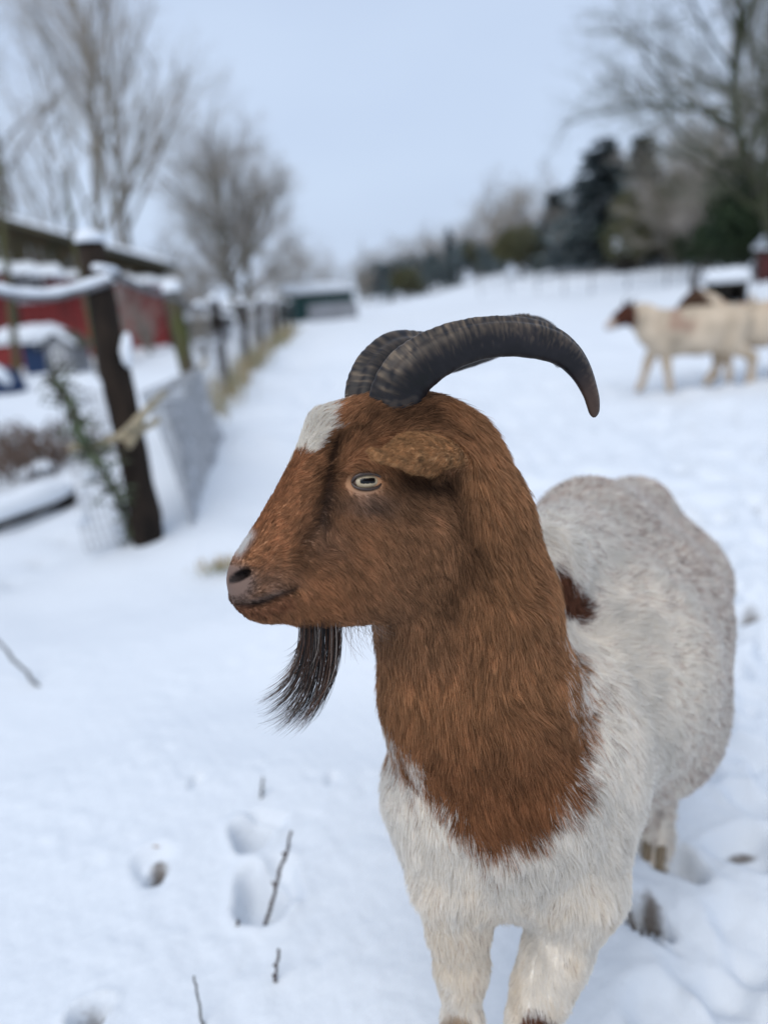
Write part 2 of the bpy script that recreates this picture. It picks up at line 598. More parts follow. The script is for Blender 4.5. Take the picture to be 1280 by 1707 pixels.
    x2 = t.nodes.new('ShaderNodeMix'); x2.data_type = 'RGBA'; x2.inputs[7].default_value = (.17, .15, .135, 1)
    t.links.new(ad.outputs[0], x2.inputs[0]); t.links.new(x.outputs[2], x2.inputs[6]); t.links.new(x2.outputs[2], b.inputs['Base Color'])
    me.materials.append(m)
    o = link_mesh('snowy_ground', me)
    tag(o, 'trodden snow covering the paddock up to the trees', kind='structure')


build_ground()
M_SNOW = mat('snow_cap', (.70, .74, .79), .8, .2, bump=(30, .4, .01))

# ------------------------------------------------------------------ trees
M_BARK = mat('bark', (.23, .20, .17), .9, .1, noise=(4, (.15, .145, .105), .42, .62), bump=(14, .7, .02))
M_TWIG = mat('twigs', (.44, .405, .375), .9, .1, noise=(.8, (.33, .305, .26), .4, .6))
M_NEEDLE = mat('needles', (.085, .115, .118), .8, .15, noise=(2.2, (.30, .33, .36), .48, .70))
M_NEEDLE2 = mat('dark_needles', (.030, .048, .028), .8, .15, noise=(1.5, (.040, .058, .024), .4, .65))
M_OLIVE = mat('olive_leaves', (.13, .125, .068), .85, .1, noise=(1.2, (.085, .088, .052), .4, .6))
M_BROWNT = mat('brown_twigs', (.22, .19, .155), .9, .1, noise=(.8, (.16, .15, .11), .4, .6))


def seg_mesh(name, segs, sides):
    """segs: rows of x0 y0 z0 x1 y1 z1 r0 r1; one prism each."""
    s = np.asarray(segs, float)
    a, b = s[:, :3], s[:, 3:6]
    d = b - a; d /= np.linalg.norm(d, axis=1, keepdims=True) + 1e-12
    ref = np.where((np.abs(d[:, 2]) < .8)[:, None], [0, 0, 1.0], [1.0, 0, 0])
    u = np.cross(d, ref); u /= np.linalg.norm(u, axis=1, keepdims=True)
    w = np.cross(d, u)
    n = len(s); V = np.zeros((n, 2, sides, 3))
    for k in range(sides):
        an = 2 * np.pi * k / sides
        o = math.cos(an) * u + math.sin(an) * w
        V[:, 0, k] = a + o * s[:, 6:7]; V[:, 1, k] = b + o * s[:, 7:8]
    base = np.arange(n)[:, None] * 2 * sides
    Q = np.concatenate([np.concatenate([base + k, base + (k + 1) % sides, base + sides + (k + 1) % sides, base + sides + k], 1) for k in range(sides)])
    return np_mesh(name, V.reshape(-1, 3), Q)


def grow(r, h, spread, trunk_r, counts, up=.35, start=.25, lean=(0, 0), ratio=.55, forks=1, wob=.10):
    """Limbs and twigs of a bare tree: (thick segments, thin segments)."""
    thick, thin = [], []

    def branch(p, d, L, rad, lev):
        n = (7, 5, 4, 3, 2)[min(lev, 4)]
        pts = [p]; dirs = [d]
        for i in range(n):
            d = d + r.normal(0, wob * (1 if lev else .6), 3) + np.array([0, 0, up * (.12 if lev else .05)])
            d = d / np.linalg.norm(d)
            p = p + d * L / n
            pts.append(p); dirs.append(d)
        rr = [rad * (1 - .75 * i / n) for i in range(n + 1)]
        for i in range(n):
            (thick if lev <= 1 else thin).append((*pts[i], *pts[i + 1], rr[i], rr[i + 1]))
        if lev >= len(counts):
            return
        for c in range(counts[lev]):
            f = start + (1 - start) * (c + r.random()) / counts[lev] if lev == 0 else .25 + .75 * (c + r.random()) / counts[lev]
            k = min(int(f * n), n - 1)
            q = pts[k] + (pts[k + 1] - pts[k]) * (f * n - k)
            side = r.normal(size=3); side -= dirs[k] * (side @ dirs[k]); side /= np.linalg.norm(side) + 1e-9
            an = spread * r.uniform(.65, 1.25)
            nd = dirs[k] * math.cos(an) + side * math.sin(an)
            branch(q, nd, L * ratio * (1 - .45 * f) * r.uniform(.75, 1.2), max(rr[k] * .55, .0032), lev + 1)
    for f in range(forks):
        a = 2.4 * f + r.uniform(0, 1)
        d = np.array([lean[0] + (.22 * math.cos(a) if forks > 1 else 0), lean[1] + (.22 * math.sin(a) if forks > 1 else 0), 1.0])
        branch(np.array([0, 0, -.1]), d / np.linalg.norm(d), h * (1 - .12 * f), trunk_r, 0)
    return thick, thin


def bare_proto(seed, **kw):
    r = np.random.default_rng(seed)
    thick, thin = grow(r, **kw)
    a = seg_mesh('trunk', thick, 6); b = seg_mesh('crown', thin, 3)
    return a, b


def plant_tree(name, meshes, mats, loc, rz, scale, label, cat='tree', group=None):
    t = empty(name, loc, rz)
    t.scale = (scale, scale, scale) if np.isscalar(scale) else scale
    for nm, me, m in zip(('trunk', 'crown'), meshes, mats):
        o = bpy.data.objects.new(nm, me)
        if not me.materials: me.materials.append(m)
        COL.objects.link(o); o.parent = t
    tag(t, label, cat, group)
    return t


TALL = bare_proto(11, h=11.5, spread=.62, trunk_r=.13, counts=(16, 9, 7, 3), up=.55, start=.22, ratio=.50, wob=.09)
TALL2 = bare_proto(12, h=12.0, spread=.55, trunk_r=.125, counts=(15, 9, 7, 3), up=.6, start=.28, ratio=.48, forks=2, wob=.09)
ROUND = bare_proto(13, h=6.4, spread=.80, trunk_r=.18, counts=(14, 9, 7, 4), up=.35, start=.20, ratio=.66, forks=3, wob=.13)
WIDE = bare_proto(14, h=12.5, spread=.85, trunk_r=.20, counts=(22, 11, 9, 3), up=.35, start=.16, lean=(-.26, 0), ratio=.56, wob=.13)
DENSE = bare_proto(16, h=11.5, spread=.75, trunk_r=.15, counts=(20, 11, 9, 4), up=.4, start=.16, lean=(-.10, 0), forks=2, ratio=.52, wob=.12)
BUSHY = bare_proto(15, h=5.0, spread=.75, trunk_r=.09, counts=(16, 9, 7, 4), up=.5, start=.08, ratio=.55, forks=4, wob=.14)
LT = 'bare trees behind the red barn'
bt = (M_BARK, M_TWIG)
plant_tree('bare_tree', TALL, bt, at(186, 24), .3, 1.0, 'tall bare grey tree behind the snow-capped thick post, over the red barn', group=LT)
plant_tree('bare_tree', TALL2, bt, at(238, 26), 1.9, 1.05, 'tall bare forked tree just right of the thick post, over the barn', group=LT)
plant_tree('bare_tree', TALL2, bt, at(40, 27), 4.0, 1.05, 'tall bare tree behind the left end of the barn roof', group=LT)
plant_tree('bare_tree', TALL, bt, at(-70, 25), 2.2, 1.1, 'bare tree at the left picture edge, its twigs reaching in', group=LT)
plant_tree('bare_tree', TALL, bt, at(120, 38), 5.0, 1.0, 'more distant bare tree between the two left trees', group=LT)
plant_tree('bare_tree', ROUND, bt, at(408, 30), .8, (1.0, 1.0, 1.04), 'bare tree with a dense round crown right of the barn, behind the fence row', group=None)
plant_tree('bare_tree', BUSHY, bt, at(492, 52), .8, (1.1, 1.1, 1.0), 'pale small bare tree behind the dark green shed')
plant_tree('bare_tree', BUSHY, bt, at(318, 44), 2.8, (1.2, 1.2, 1.0), 'low pale bare tree left of the round-crowned tree')
RT = 'bare trees on the right edge'
M_BARKD = mat('mossy_bark', (.062, .060, .044), .9, .1, noise=(3, (.050, .060, .028), .4, .62), bump=(14, .7, .02))
M_TWIGD = mat('grey_twigs', (.16, .155, .125), .9, .1, noise=(.8, (.12, .125, .085), .4, .6))
bd = (M_BARKD, M_TWIGD)
plant_tree('bare_tree', WIDE, bd, at(1300, 24), .15, .84, 'large spreading bare tree on the right, leaning left over the spruces', group=RT)
plant_tree('bare_tree', DENSE, bd, at(1335, 28), .3, 1.0, 'large bare tree at the right edge behind the leaning one', group=RT)
plant_tree('bare_tree', TALL2, bt, at(1235, 34), .2, .95, 'slimmer bare tree behind the leaning tree on the right', group=RT)


def conifer_proto(seed, h, base_r, n, top=.05):
    r = np.random.default_rng(seed)
    trunk = [(0, 0, -.1, 0, 0, h * .55, h * .016, h * .010), (0, 0, h * .55, 0, 0, h, h * .010, .004)]
    V, Q = [], []
    for i in range(n):
        f = r.random() ** .75                          # 0 top .. 1 bottom
        z = h * (1 - f * .95)
        L = base_r * (top + (1 - top) * f ** .9) * r.uniform(.45, 1.25) * (1 + .25 * math.sin(z * 4.1) * math.sin(z * 1.7 + 1))
        a = r.uniform(0, 6.283)
        d = np.array([math.cos(a), math.sin(a), 0]); s = np.array([-d[1], d[0], 0])
        droop = r.uniform(.12, .5)
        for k in range(6):
            u0 = (k + r.random()) / 6
            c = np.array([0, 0, z]) + d * L * u0 + np.array([0, 0, -droop * L * u0 ** 1.5])
            w = h * .016 * r.uniform(.6, 1.5); l = h * .036 * r.uniform(.6, 1.3)
            dd = d + s * r.uniform(-.9, .9) + np.array([0, 0, r.uniform(-.7, .15)]); dd /= np.linalg.norm(dd)
            ss = np.cross(dd, r.normal(size=3)); ss /= np.linalg.norm(ss)
            b = len(V)
            V += [c - ss * w, c + dd * l * .5 - ss * w * .8, c + dd * l, c + dd * l * .5 + ss * w * .8]
            Q.append((b, b + 1, b + 2, b + 3))
    return seg_mesh('trunk', trunk, 7), np_mesh('crown', np.array(V), np.array(Q))


def leafy_proto(seed, rx, rz, n, leaf=.10, lumps=16):
    r = np.random.default_rng(seed)
    th, tn = grow(r, h=rz * 1.5, spread=.7, trunk_r=.07, counts=(8, 4), start=.1, ratio=.5, forks=3)
    cen = r.normal(size=(lumps, 3)); cen /= np.linalg.norm(cen, axis=1, keepdims=True)
    cen = cen * r.uniform(.35, .85, (lumps, 1)) * [rx, rx, rz] + [0, 0, rz * 1.02]
    k = r.integers(0, lumps, n)
    v = r.normal(size=(n, 3)); v /= np.linalg.norm(v, axis=1, keepdims=True)
    c = cen[k] + v * r.uniform(.25, 1.0, (n, 1)) ** .6 * (r.uniform(.22, .42, lumps)[k])[:, None] * [rx, rx, rz]
    c = c[c[:, 2] > 0.02]; n = len(c)
    a = r.normal(size=(n, 3)); a /= np.linalg.norm(a, axis=1, keepdims=True)
    b = np.cross(a, r.normal(size=(n, 3))); b /= np.linalg.norm(b, axis=1, keepdims=True)
    l = leaf * r.uniform(.6, 1.5, (n, 1))
    V = np.stack([c - b * l * .4, c + a * l, c + b * l * .4, c - a * l * .6], 1).reshape(-1, 3)
    Q = np.arange(4 * n).reshape(-1, 4)
    return seg_mesh('trunk', th + tn, 4), np_mesh('crown', V, Q)


SPRUCE = conifer_proto(51, 8.5, 1.9, 800)
SLIM = conifer_proto(52, 8.0, 1.05, 700)
LEAFY = leafy_proto(53, 1.9, 2.1, 9000)
LEAFY2 = leafy_proto(54, 2.4, 1.7, 9000, lumps=20)
g1 = 'spruces on the right-hand slope'
nd = (M_BARK, M_NEEDLE)
plant_tree('spruce', SPRUCE, nd, at(1003, 46), .3, (2.0, 2.0, .80), 'broad blue-green spruce, tallest left of the bare trees', group=g1)
plant_tree('spruce', SLIM, nd, at(1066, 48), 1.3, (2.2, 2.2, .88), 'slim dark spruce right of the broad blue-green one', group=g1)
plant_tree('spruce', SLIM, nd, at(928, 56), 2.3, (2.0, 2.0, .62), 'small dark spruce left of the broad blue-green one', group=g1)
g2 = 'trees along the far edge of the field'
dk = (M_BARK, M_NEEDLE2); ol = (M_BARK, M_OLIVE); br_ = (M_BARK, M_BROWNT)
BROWN_B = (BUSHY[0], BUSHY[1].copy()); OLIVE_B = (LEAFY[0], LEAFY[1].copy()); DARK_B = (LEAFY2[0], LEAFY2[1].copy())
rows = [('evergreen_bush', LEAFY, nd, 652, 74, 1.15, 'dark evergreen clump at the left end of the far tree line'),
        ('evergreen_bush', LEAFY2, nd, 700, 76, 1.2, 'low dark evergreen clump behind the far horn tip of the tree line'),
        ('bare_tree', BUSHY, bt, 612, 72, (.5, .5, .95), 'thin upright bare tree beside the green shed'),
        ('spruce', SPRUCE, nd, 752, 74, .62, 'small dark spruce in the middle of the far tree line'),
        ('evergreen_bush', LEAFY, nd, 792, 70, 1.1, 'dark round bush right of the small far spruce'),
        ('bare_tree', BROWN_B, br_, 834, 66, 1.35, 'purplish bare bushy tree rising above the far tree line'),
        ('bare_tree', BROWN_B, br_, 800, 78, 1.2, 'fainter bare bushy tree left of the purplish one'),
        ('bare_tree', BROWN_B, br_, 905, 64, 1.25, 'bare bushy tree behind the olive bush'),
        ('olive_bush', OLIVE_B, ol, 868, 56, 1.05, 'olive green bush in front of the purplish bare tree'),
        ('olive_bush', OLIVE_B, ol, 1112, 40, (1.1, 1.1, 1.4), 'olive brown bushy tree right of the spruces'),
        ('olive_bush', OLIVE_B, ol, 1068, 40, (.95, .95, 1.2), 'olive bush below the slim dark spruce'),
        ('bare_tree', BROWN_B, br_, 1130, 37, 1.1, 'brown bare bushy tree in front of the olive tree'),
        ('bare_tree', BUSHY, bt, 1168, 34, 1.0, 'pale twiggy tree left of the leaning tree trunk'),
        ('bare_tree', BROWN_B, br_, 965, 50, .85, 'low brown bare tree at the foot of the broad spruce'),
        ('evergreen_bush', DARK_B, dk, 1240, 30, .75, 'very dark evergreen bush beside the red-brown shed'),
        ('evergreen_bush', DARK_B, dk, 1300, 27, 1.3, 'tall very dark evergreen at the right picture edge'),
        ('evergreen_bush', DARK_B, dk, 1165, 36, .55, 'low dark bush under the pale twiggy tree'),
        ('bare_tree', BROWN_B, br_, 690, 88, 1.0, 'faint bare bushy tree above the left far evergreens'),
        ('bare_tree', BROWN_B, br_, 735, 92, 1.15, 'faint bare bushy tree behind the small dark far spruce'),
        ('bare_tree', BROWN_B, br_, 770, 84, 1.0, 'bare bushy tree just right of the small dark far spruce'),
        ('evergreen_bush', LEAFY2, nd, 628, 82, 1.0, 'far low evergreen bush right of the thin upright tree'),
        ('evergreen_bush', LEAFY2, nd, 900, 60, .95, 'dark evergreen bush between the olive bush and the small spruce'),
        ('evergreen_bush', LEAFY, nd, 955, 52, .75, 'dark evergreen bush left of the broad spruce foot'),
        ('evergreen_bush', LEAFY2, nd, 835, 66, .9, 'low dark evergreen bush left of the olive bush'),
        ('evergreen_bush', DARK_B, dk, 1035, 44, .7, 'dark bush between the two right spruces'),
        ('evergreen_bush', DARK_B, dk, 1110, 42, .7, 'dark low bush behind the olive brown tree'),
        ('evergreen_bush', DARK_B, dk, 1205, 33, .7, 'dark bush left of the very dark evergreen'),
        ('bare_tree', BUSHY, bt, 1140, 46, 1.3, 'pale bare tree rising behind the brown bushy one'),
        ('bare_tree', BUSHY, bt, 1215, 40, 1.5, 'pale bare tree behind the leaning trunk foot'),
        ('bare_tree', BROWN_B, br_, 655, 84, (1.5, 1.5, 1.05), 'wide bare bushy tree behind the left far evergreens'),
        ('bare_tree', BROWN_B, br_, 712, 82, (1.5, 1.5, 1.1), 'wide bare bushy tree behind the low far evergreen clump'),
        ('evergreen_bush', LEAFY, nd, 725, 78, 1.15, 'dark evergreen bush left of the small dark far spruce'),
        ('bare_tree', BROWN_B, br_, 862, 74, (1.4, 1.4, 1.35), 'tall bare bushy tree rising behind the olive bush'),
        ('olive_bush', OLIVE_B, ol, 815, 68, 1.0, 'olive bush at the foot of the purplish bare tree'),
        ('olive_bush', OLIVE_B, ol, 680, 72, .85, 'small olive bush in the left part of the far tree line'),
        ('bare_tree', BUSHY, bt, 560, 70, .8, 'faint bare tree above the green shed roof')]
for i, (nm, pr, ms, px, y, s, lab) in enumerate(rows):
    plant_tree(nm, pr, ms, at(px, y), 1.7 * i, s, lab, 'bush' if 'bush' in nm else 'tree', g2)

SCRUB = bare_proto(17, h=1.9, spread=.55, trunk_r=.030, counts=(10, 6, 4), up=.7, start=.08, ratio=.55, forks=6, wob=.12)
for i, (px, y, sc, lb) in enumerate(((205, 16.2, .85, 'thin bare shrub in front of the red barn wall, right of the thick post'), (252, 17.5, .8, 'bare shrub before the right end of the red barn'),
                                     (345, 15, .7, 'bare shrub between the barn and the fence row'), (455, 22, .8, 'bare shrub behind the last fence posts'), (425, 19, .8, 'bare shrub behind the fifth fence post'))):
    plant_tree('bare_shrub', SCRUB, bt, at(px, y), 1.1 * i, sc, lb, 'bush', 'bare shrubs in the yard')

# ------------------------------------------------------------------ buildings
M_RED = mat('red_boards', (.30, .052, .048), .8, .15, noise=(3, (.20, .045, .042), .4, .65), bump=(40, .3, .004))
M_BOARD = mat('brown_boards', (.075, .055, .032), .85, .15, noise=(3, (.045, .042, .024), .4, .65), bump=(40, .3, .004))
M_DARK = mat('dark_timber', (.040, .032, .026), .85, .15, noise=(5, (.022, .02, .018), .4, .6), bump=(30, .5, .006))
M_GREY = mat('grey_panel', (.27, .28, .30), .7, .2, noise=(2, (.2, .2, .21), .4, .6))
M_BLUE = mat('navy_paint', (.010, .030, .085), .5, .3)
M_GREEN = mat('green_paint', (.010, .045, .042), .6, .3)
M_WHITE = mat('white_paint', (.62, .62, .62), .6, .3)
M_GLASS = mat('window_glass', (.06, .07, .08), .08, .5)
M_ROOF = mat('roof_felt', (.060, .062, .056), .85, .15, noise=(2, (.09, .08, .05), .4, .6))


def frame2(p0, p1):
    """Rows: along p0->p1 (level), outwards to the viewer, up; and origin p0."""
    u = np.array([p1[0] - p0[0], p1[1] - p0[1], 0.0]); L = np.linalg.norm(u); u /= L
    n = np.array([u[1], -u[0], 0.0])
    if n[1] > 0: n = -n
    return (np.stack([u, n, [0, 0, 1.0]], 1), np.array([p0[0], p0[1], min(p0[2], p1[2])])), L


def snow_slab(mb, M, x0, x1, y0, y1, z0, z1, t, nx=14, seed=1):
    """A rounded, slightly lumpy blanket of snow on a sloping board (z0 at y0, z1 at y1)."""
    r = np.random.default_rng(seed)
    ny = 6
    us, vs = np.linspace(0, 1, nx), np.linspace(0, 1, ny)
    top, bot = [], []
    for u in us:
        for v in vs:
            e = min(1, min(u, 1 - u) * 9 + .25, min(v, 1 - v) * 6 + .25)
            x, y, z = x0 + (x1 - x0) * u, y0 + (y1 - y0) * v, z0 + (z1 - z0) * v
            top.append((x, y, z + t * e * r.uniform(.85, 1.12))); bot.append((x, y, z - .004))
    V = np.array(top + bot) @ M[0].T + M[1]
    n = nx * ny; F = []
    for i in range(nx - 1):
        for j in range(ny - 1):
            a = i * ny + j
            F.append((a, a + ny, a + ny + 1, a + 1)); F.append((n + a, n + a + 1, n + a + ny + 1, n + a + ny))
    for i in range(nx - 1):
        for j in (0, ny - 1):
            a = i * ny + j; F.append((a, a + ny, n + a + ny, n + a))
    for j in range(ny - 1):
        for i in (0, nx - 1):
            a = i * ny + j; F.append((a, a + 1, n + a + 1, n + a))
    mb.add(V, F)


# the red barn, its gable towards us
p0, p1 = at(-150, 17.2), at(293, 19.4)
M, L = frame2(p0, p1)
barn = empty('barn', M[1])
tag(barn, 'red boarded barn with snowy awning roof at left, behind the fence', 'barn')
mb = MB(); mb.box((.0, -5, -.3), (L - .03, -.06, 1.60), M); mb.build('wall', M_DARK, barn)
ridge_x = -1.2

def roof_z(x): return 4.35 - (x - ridge_x) * (4.35 - 1.95) / (L + .15 - ridge_x)


def eave_z(x): return 2.56 - .84 * (x + .1) / (L + .2)      # top of the awning board where it meets the wall
n = int(L / .17); w = L / n
plank = None
for i in range(n):
    mb = MB(); j = rng.uniform(-.008, .008)
    mb.box((i * w + .006, -.05, -.05 + rng.uniform(0, .05)), ((i + 1) * w - .006, -.012 + j, min(eave_z(i * w), eave_z((i + 1) * w)) - .005), M)
    mb.build('plank', M_RED, barn, False)
nb = int((L) / .2); w = L / nb
for i in range(nb):
    x0_, x1_ = i * w + .005, (i + 1) * w - .005
    mb = MB()
    zt0, zt1 = roof_z(x0_) - .03, roof_z(x1_) - .03
    zb = max(eave_z(x0_), eave_z(x1_)) + .005
    if zt1 <= zb + .01: continue
    v = np.array([(x0_, -.05, zb), (x1_, -.05, zb), (x1_, -.05, zt1), (x0_, -.05, zt0), (x0_, -.015, zb), (x1_, -.015, zb), (x1_, -.015, zt1), (x0_, -.015, zt0)]) @ M[0].T + M[1]
    mb.add(v, [(0, 1, 2, 3), (7, 6, 5, 4), (0, 4, 5, 1), (1, 5, 6, 2), (2, 6, 7, 3), (3, 7, 4, 0)])
    mb.build('gable_board', M_BOARD, barn, False)
mb = MB()
xs_ = (ridge_x, L + .25)
v = []
for y in (.45, -5.2):
    for x in xs_:
        v += [(x, y, roof_z(x)), (x, y, roof_z(x) + .10)]
mb.add(np.array(v) @ M[0].T + M[1], [(0, 2, 3, 1), (4, 5, 7, 6), (0, 1, 5, 4), (2, 6, 7, 3), (1, 3, 7, 5), (0, 4, 6, 2)])
rf = mb.build('roof', M_ROOF, barn, False)
mb = MB()
r_ = np.random.default_rng(4)
nx_, ny_ = 22, 10
T, B_ = [], []
for x in np.linspace(ridge_x, L + .22, nx_):
    for y in np.linspace(.42, -5.1, ny_):
        e = 1 if 0 < 1 else 0
        T.append((x, y, roof_z(x) + .10 + r_.uniform(.06, .10))); B_.append((x, y, roof_z(x) + .103))
n_ = nx_ * ny_; F = []
for i in range(nx_ - 1):
    for j in range(ny_ - 1):
        a = i * ny_ + j; F.append((a, a + 1, a + ny_ + 1, a + ny_))
for i in range(nx_ - 1):
    for j in (0, ny_ - 1):
        a = i * ny_ + j; F.append((a, a + ny_, n_ + a + ny_, n_ + a))
for j in range(ny_ - 1):
    for i in (0, nx_ - 1):
        a = i * ny_ + j; F.append((a, a + 1, n_ + a + 1, n_ + a))
mb.add(np.array(T + B_) @ M[0].T + M[1], F); mb.build('snow', M_SNOW, rf)
# awning along the front, with its blanket of snow
mb = MB()
mb.add(np.array([(-.1, .0, 2.52), (L + .1, .0, 1.68), (L + .1, .75, 1.52), (-.1, .75, 2.36), (-.1, .0, 2.56), (L + .1, .0, 1.72), (L + .1, .75, 1.56), (-.1, .75, 2.40)]) @ M[0].T + M[1],
       [(0, 1, 2, 3), (7, 6, 5, 4), (0, 4, 5, 1), (1, 5, 6, 2), (2, 6, 7, 3), (3, 7, 4, 0)])
aw = mb.build('awning', M_DARK, barn, False)
mb = MB()
for i in range(12):
    a, b = -.1 + (L + .2) * i / 12, -.1 + (L + .2) * (i + 1) / 12
    zz = eave_z((a + b) / 2) + .01
    snow_slab(mb, M, a - .10, b + .10, .02, .80, zz, zz - .16, .14 if i < 7 else .05, seed=i)
mb.build('snow', M_SNOW, aw)
for f in (.42, .70, .97):
    mb = MB(); mb.tube([M[0] @ [L * f, .68, -.1] + M[1], M[0] @ [L * f, .68, eave_z(L * f) - .19] + M[1]], .05, 8); mb.build('post', M_DARK, barn)
wx = L * .47
win = MB()
for lo, hi in (((wx - .36, -.008, 1.42), (wx - .30, .03, 2.00)), ((wx + .30, -.008, 1.42), (wx + .36, .03, 2.00)), ((wx - .30, -.008, 1.42), (wx + .30, .03, 1.48)), ((wx - .30, -.008, 1.94), (wx + .30, .03, 2.00)), ((wx - .015, -.008, 1.48), (wx + .015, .02, 1.94))):
    win.box(lo, hi, M)
wi = win.build('window', M_WHITE, barn, False)
mb = MB(); mb.box((wx - .29, -.008, 1.49), (wx + .29, .006, 1.93), M); mb.build('pane', M_GREY, wi, False)


def hut(name, pa, pb, depth, hgt, label, cat, wall_m, front_m, roof_over=.15, snow_t=.14, pitch=.25, open_front=False, front_part='front_panel'):
    M, L = frame2(pa, pb)
    o = empty(name, M[1]); tag(o, label, cat)
    n = max(3, int(L / .22)); w = L / n
    if open_front:
        mb = MB(); mb.box((0, -depth, -.2), (L, -depth + .05, hgt), M); mb.box((0, -depth + .05, -.2), (.06, 0, hgt), M); mb.box((L - .06, -depth + .05, -.2), (L, 0, hgt), M)
        mb.build('wall', wall_m, o, False)
        for f in (0.03, .5, .97):
            mb = MB(); mb.box((L * f - .04, -.06, -.2), (L * f + .04, .02, hgt - .01), M); mb.build('post', M_DARK, o, False)
    else:
        mb = MB(); mb.box((.01, -depth, -.2), (L - .01, -.03, hgt), M); mb.build('wall', wall_m, o, False)
        for i in range(n):
            mb = MB(); mb.box((i * w + .004, -.03, -.1), ((i + 1) * w - .004, rng.uniform(.0, .008), hgt - .005), M); mb.build('plank', front_m, o, False)
    mb = MB()
    v = [(-roof_over, roof_over, hgt + .004), (L + roof_over, roof_over, hgt + .004), (L + roof_over, -depth - roof_over, hgt + pitch), (-roof_over, -depth - roof_over, hgt + pitch)]
    v += [(a, b, c + .05) for a, b, c in v]
    mb.add(np.array(v) @ M[0].T + M[1], [(3, 2, 1, 0), (4, 5, 6, 7), (0, 1, 5, 4), (1, 2, 6, 5), (2, 3, 7, 6), (3, 0, 4, 7)])
    r = mb.build('roof', M_ROOF, o, False)
    mb = MB(); snow_slab(mb, M, -roof_over - .02, L + roof_over + .02, roof_over + .02, -depth - roof_over - .02, hgt + .055, hgt + pitch + .055, snow_t, seed=int(L * 100)); mb.build('snow', M_SNOW, r)
    return o, M, L


# small hen house in front of the barn: blue door, grey gable
a_, b_ = at(46, 15.6), at(128, 15.4)
M, L = frame2(a_, b_)
M = (M[0] * 1.25, M[1]); L /= 1.25
hh = empty('hen_house', M[1])
tag(hh, 'small hen house with navy front, grey end and snow roof before the barn', 'hen house')
mb = MB(); mb.box((0, -.5, -.1), (L * .47, .0, .50), M); mb.build('front_panel', M_BLUE, hh, False)
mb = MB()
x0_, x1_ = L * .475, L
v = [(x0_, -.5, -.1), (x1_, -.5, -.1), (x1_, -.5, .42), ((x0_ + x1_) / 2, -.5, .62), (x0_, -.5, .42)]
v += [(a, .03, c) for a, b, c in v]
mb.add(np.array(v) @ M[0].T + M[1], [(4, 3, 2, 1, 0), (5, 6, 7, 8, 9)] + [(i, (i + 1) % 5, 5 + (i + 1) % 5, 5 + i) for i in range(5)])
ge = mb.build('gable', M_GREY, hh, False)
mb = MB()
xc = (x0_ + x1_) / 2
for lo, hi in (((xc - .09, .031, .16), (xc - .06, .05, .44)), ((xc + .06, .031, .16), (xc + .09, .05, .44)), ((xc - .06, .031, .16), (xc + .06, .05, .19)), ((xc - .06, .031, .41), (xc + .06, .05, .44)), ((xc - .012, .031, .19), (xc + .012, .045, .41)), ((xc - .06, .031, .29), (xc - .014, .044, .31)), ((xc + .014, .031, .29), (xc + .06, .044, .31))):
    mb.box(lo, hi, M)
wi = mb.build('window', M_WHITE, hh, False)
mb = MB(); mb.box((xc - .058, .031, .192), (xc + .058, .038, .408), M); mb.build('pane', M_GLASS, wi, False)
mb = MB()
v = [(-.5, .12, .50), (L * .5, .12, .50), (L * .5, -.6, .60), (-.5, -.6, .60)]; v += [(a, b, c + .03) for a, b, c in v]
mb.add(np.array(v) @ M[0].T + M[1], [(3, 2, 1, 0), (4, 5, 6, 7), (0, 1, 5, 4), (1, 2, 6, 5), (2, 3, 7, 6), (3, 0, 4, 7)])
for sx in (-1, 1):
    v = [(xc, .09, .635), (xc + sx * .33, .09, .40), (xc + sx * .33, -.56, .40), (xc, -.56, .635)]; v += [(a, b, c + .025) for a, b, c in v]
    mb.add(np.array(v) @ M[0].T + M[1], [(3, 2, 1, 0), (4, 5, 6, 7), (0, 1, 5, 4), (1, 2, 6, 5), (2, 3, 7, 6), (3, 0, 4, 7)])
rf = mb.build('roof', M_ROOF, hh, False)
mb = MB(); snow_slab(mb, M, -.52, L * .56, .16, -.6, .535, .635, .17, seed=3)
for sx in (-1, 1):
    pts = np.array([(xc + sx * .33 * f, .04, .665 - .235 * f + .03) for f in np.linspace(0, 1, 7)]) @ M[0].T + M[1]
    mb.tube(pts, [.06, .065, .06, .06, .055, .05, .03], 8)
mb.build('snow', M_SNOW, rf)

# dark covered heap at the left edge
g = at(0, 12.6)
hp = empty('covered_heap', g); tag(hp, 'heap under a dark blue tarpaulin with snow, left picture edge', 'tarpaulin')
mb = MB(); r = np.random.default_rng(8)
nu, nv = 18, 8
V = []
for i in range(nv + 1):
    for j in range(nu):
        a = 2 * math.pi * j / nu; f = i / nv
        q = math.cos(f * math.pi / 2) ** .6
        V.append(g + np.array([.42 * q * math.cos(a) * (1 + .10 * math.sin(3 * a)), .35 * q * math.sin(a), -.05 + .50 * math.sin(f * math.pi / 2) + .015 * r.normal()]))
Q = [(i * nu + j, i * nu + (j + 1) % nu, (i + 1) * nu + (j + 1) % nu, (i + 1) * nu + j) for i in range(nv) for j in range(nu)]
mb.add(V, Q); mb.build('tarpaulin', M_BLUE, hp)
mb = MB(); mb.tube([g + [-.35, -.25, .40], g + [.0, -.30, .50], g + [.22, -.30, .36], g + [.36, -.32, .20]], [.10, .12, .10, .05], 9); mb.build('snow', M_SNOW, hp)

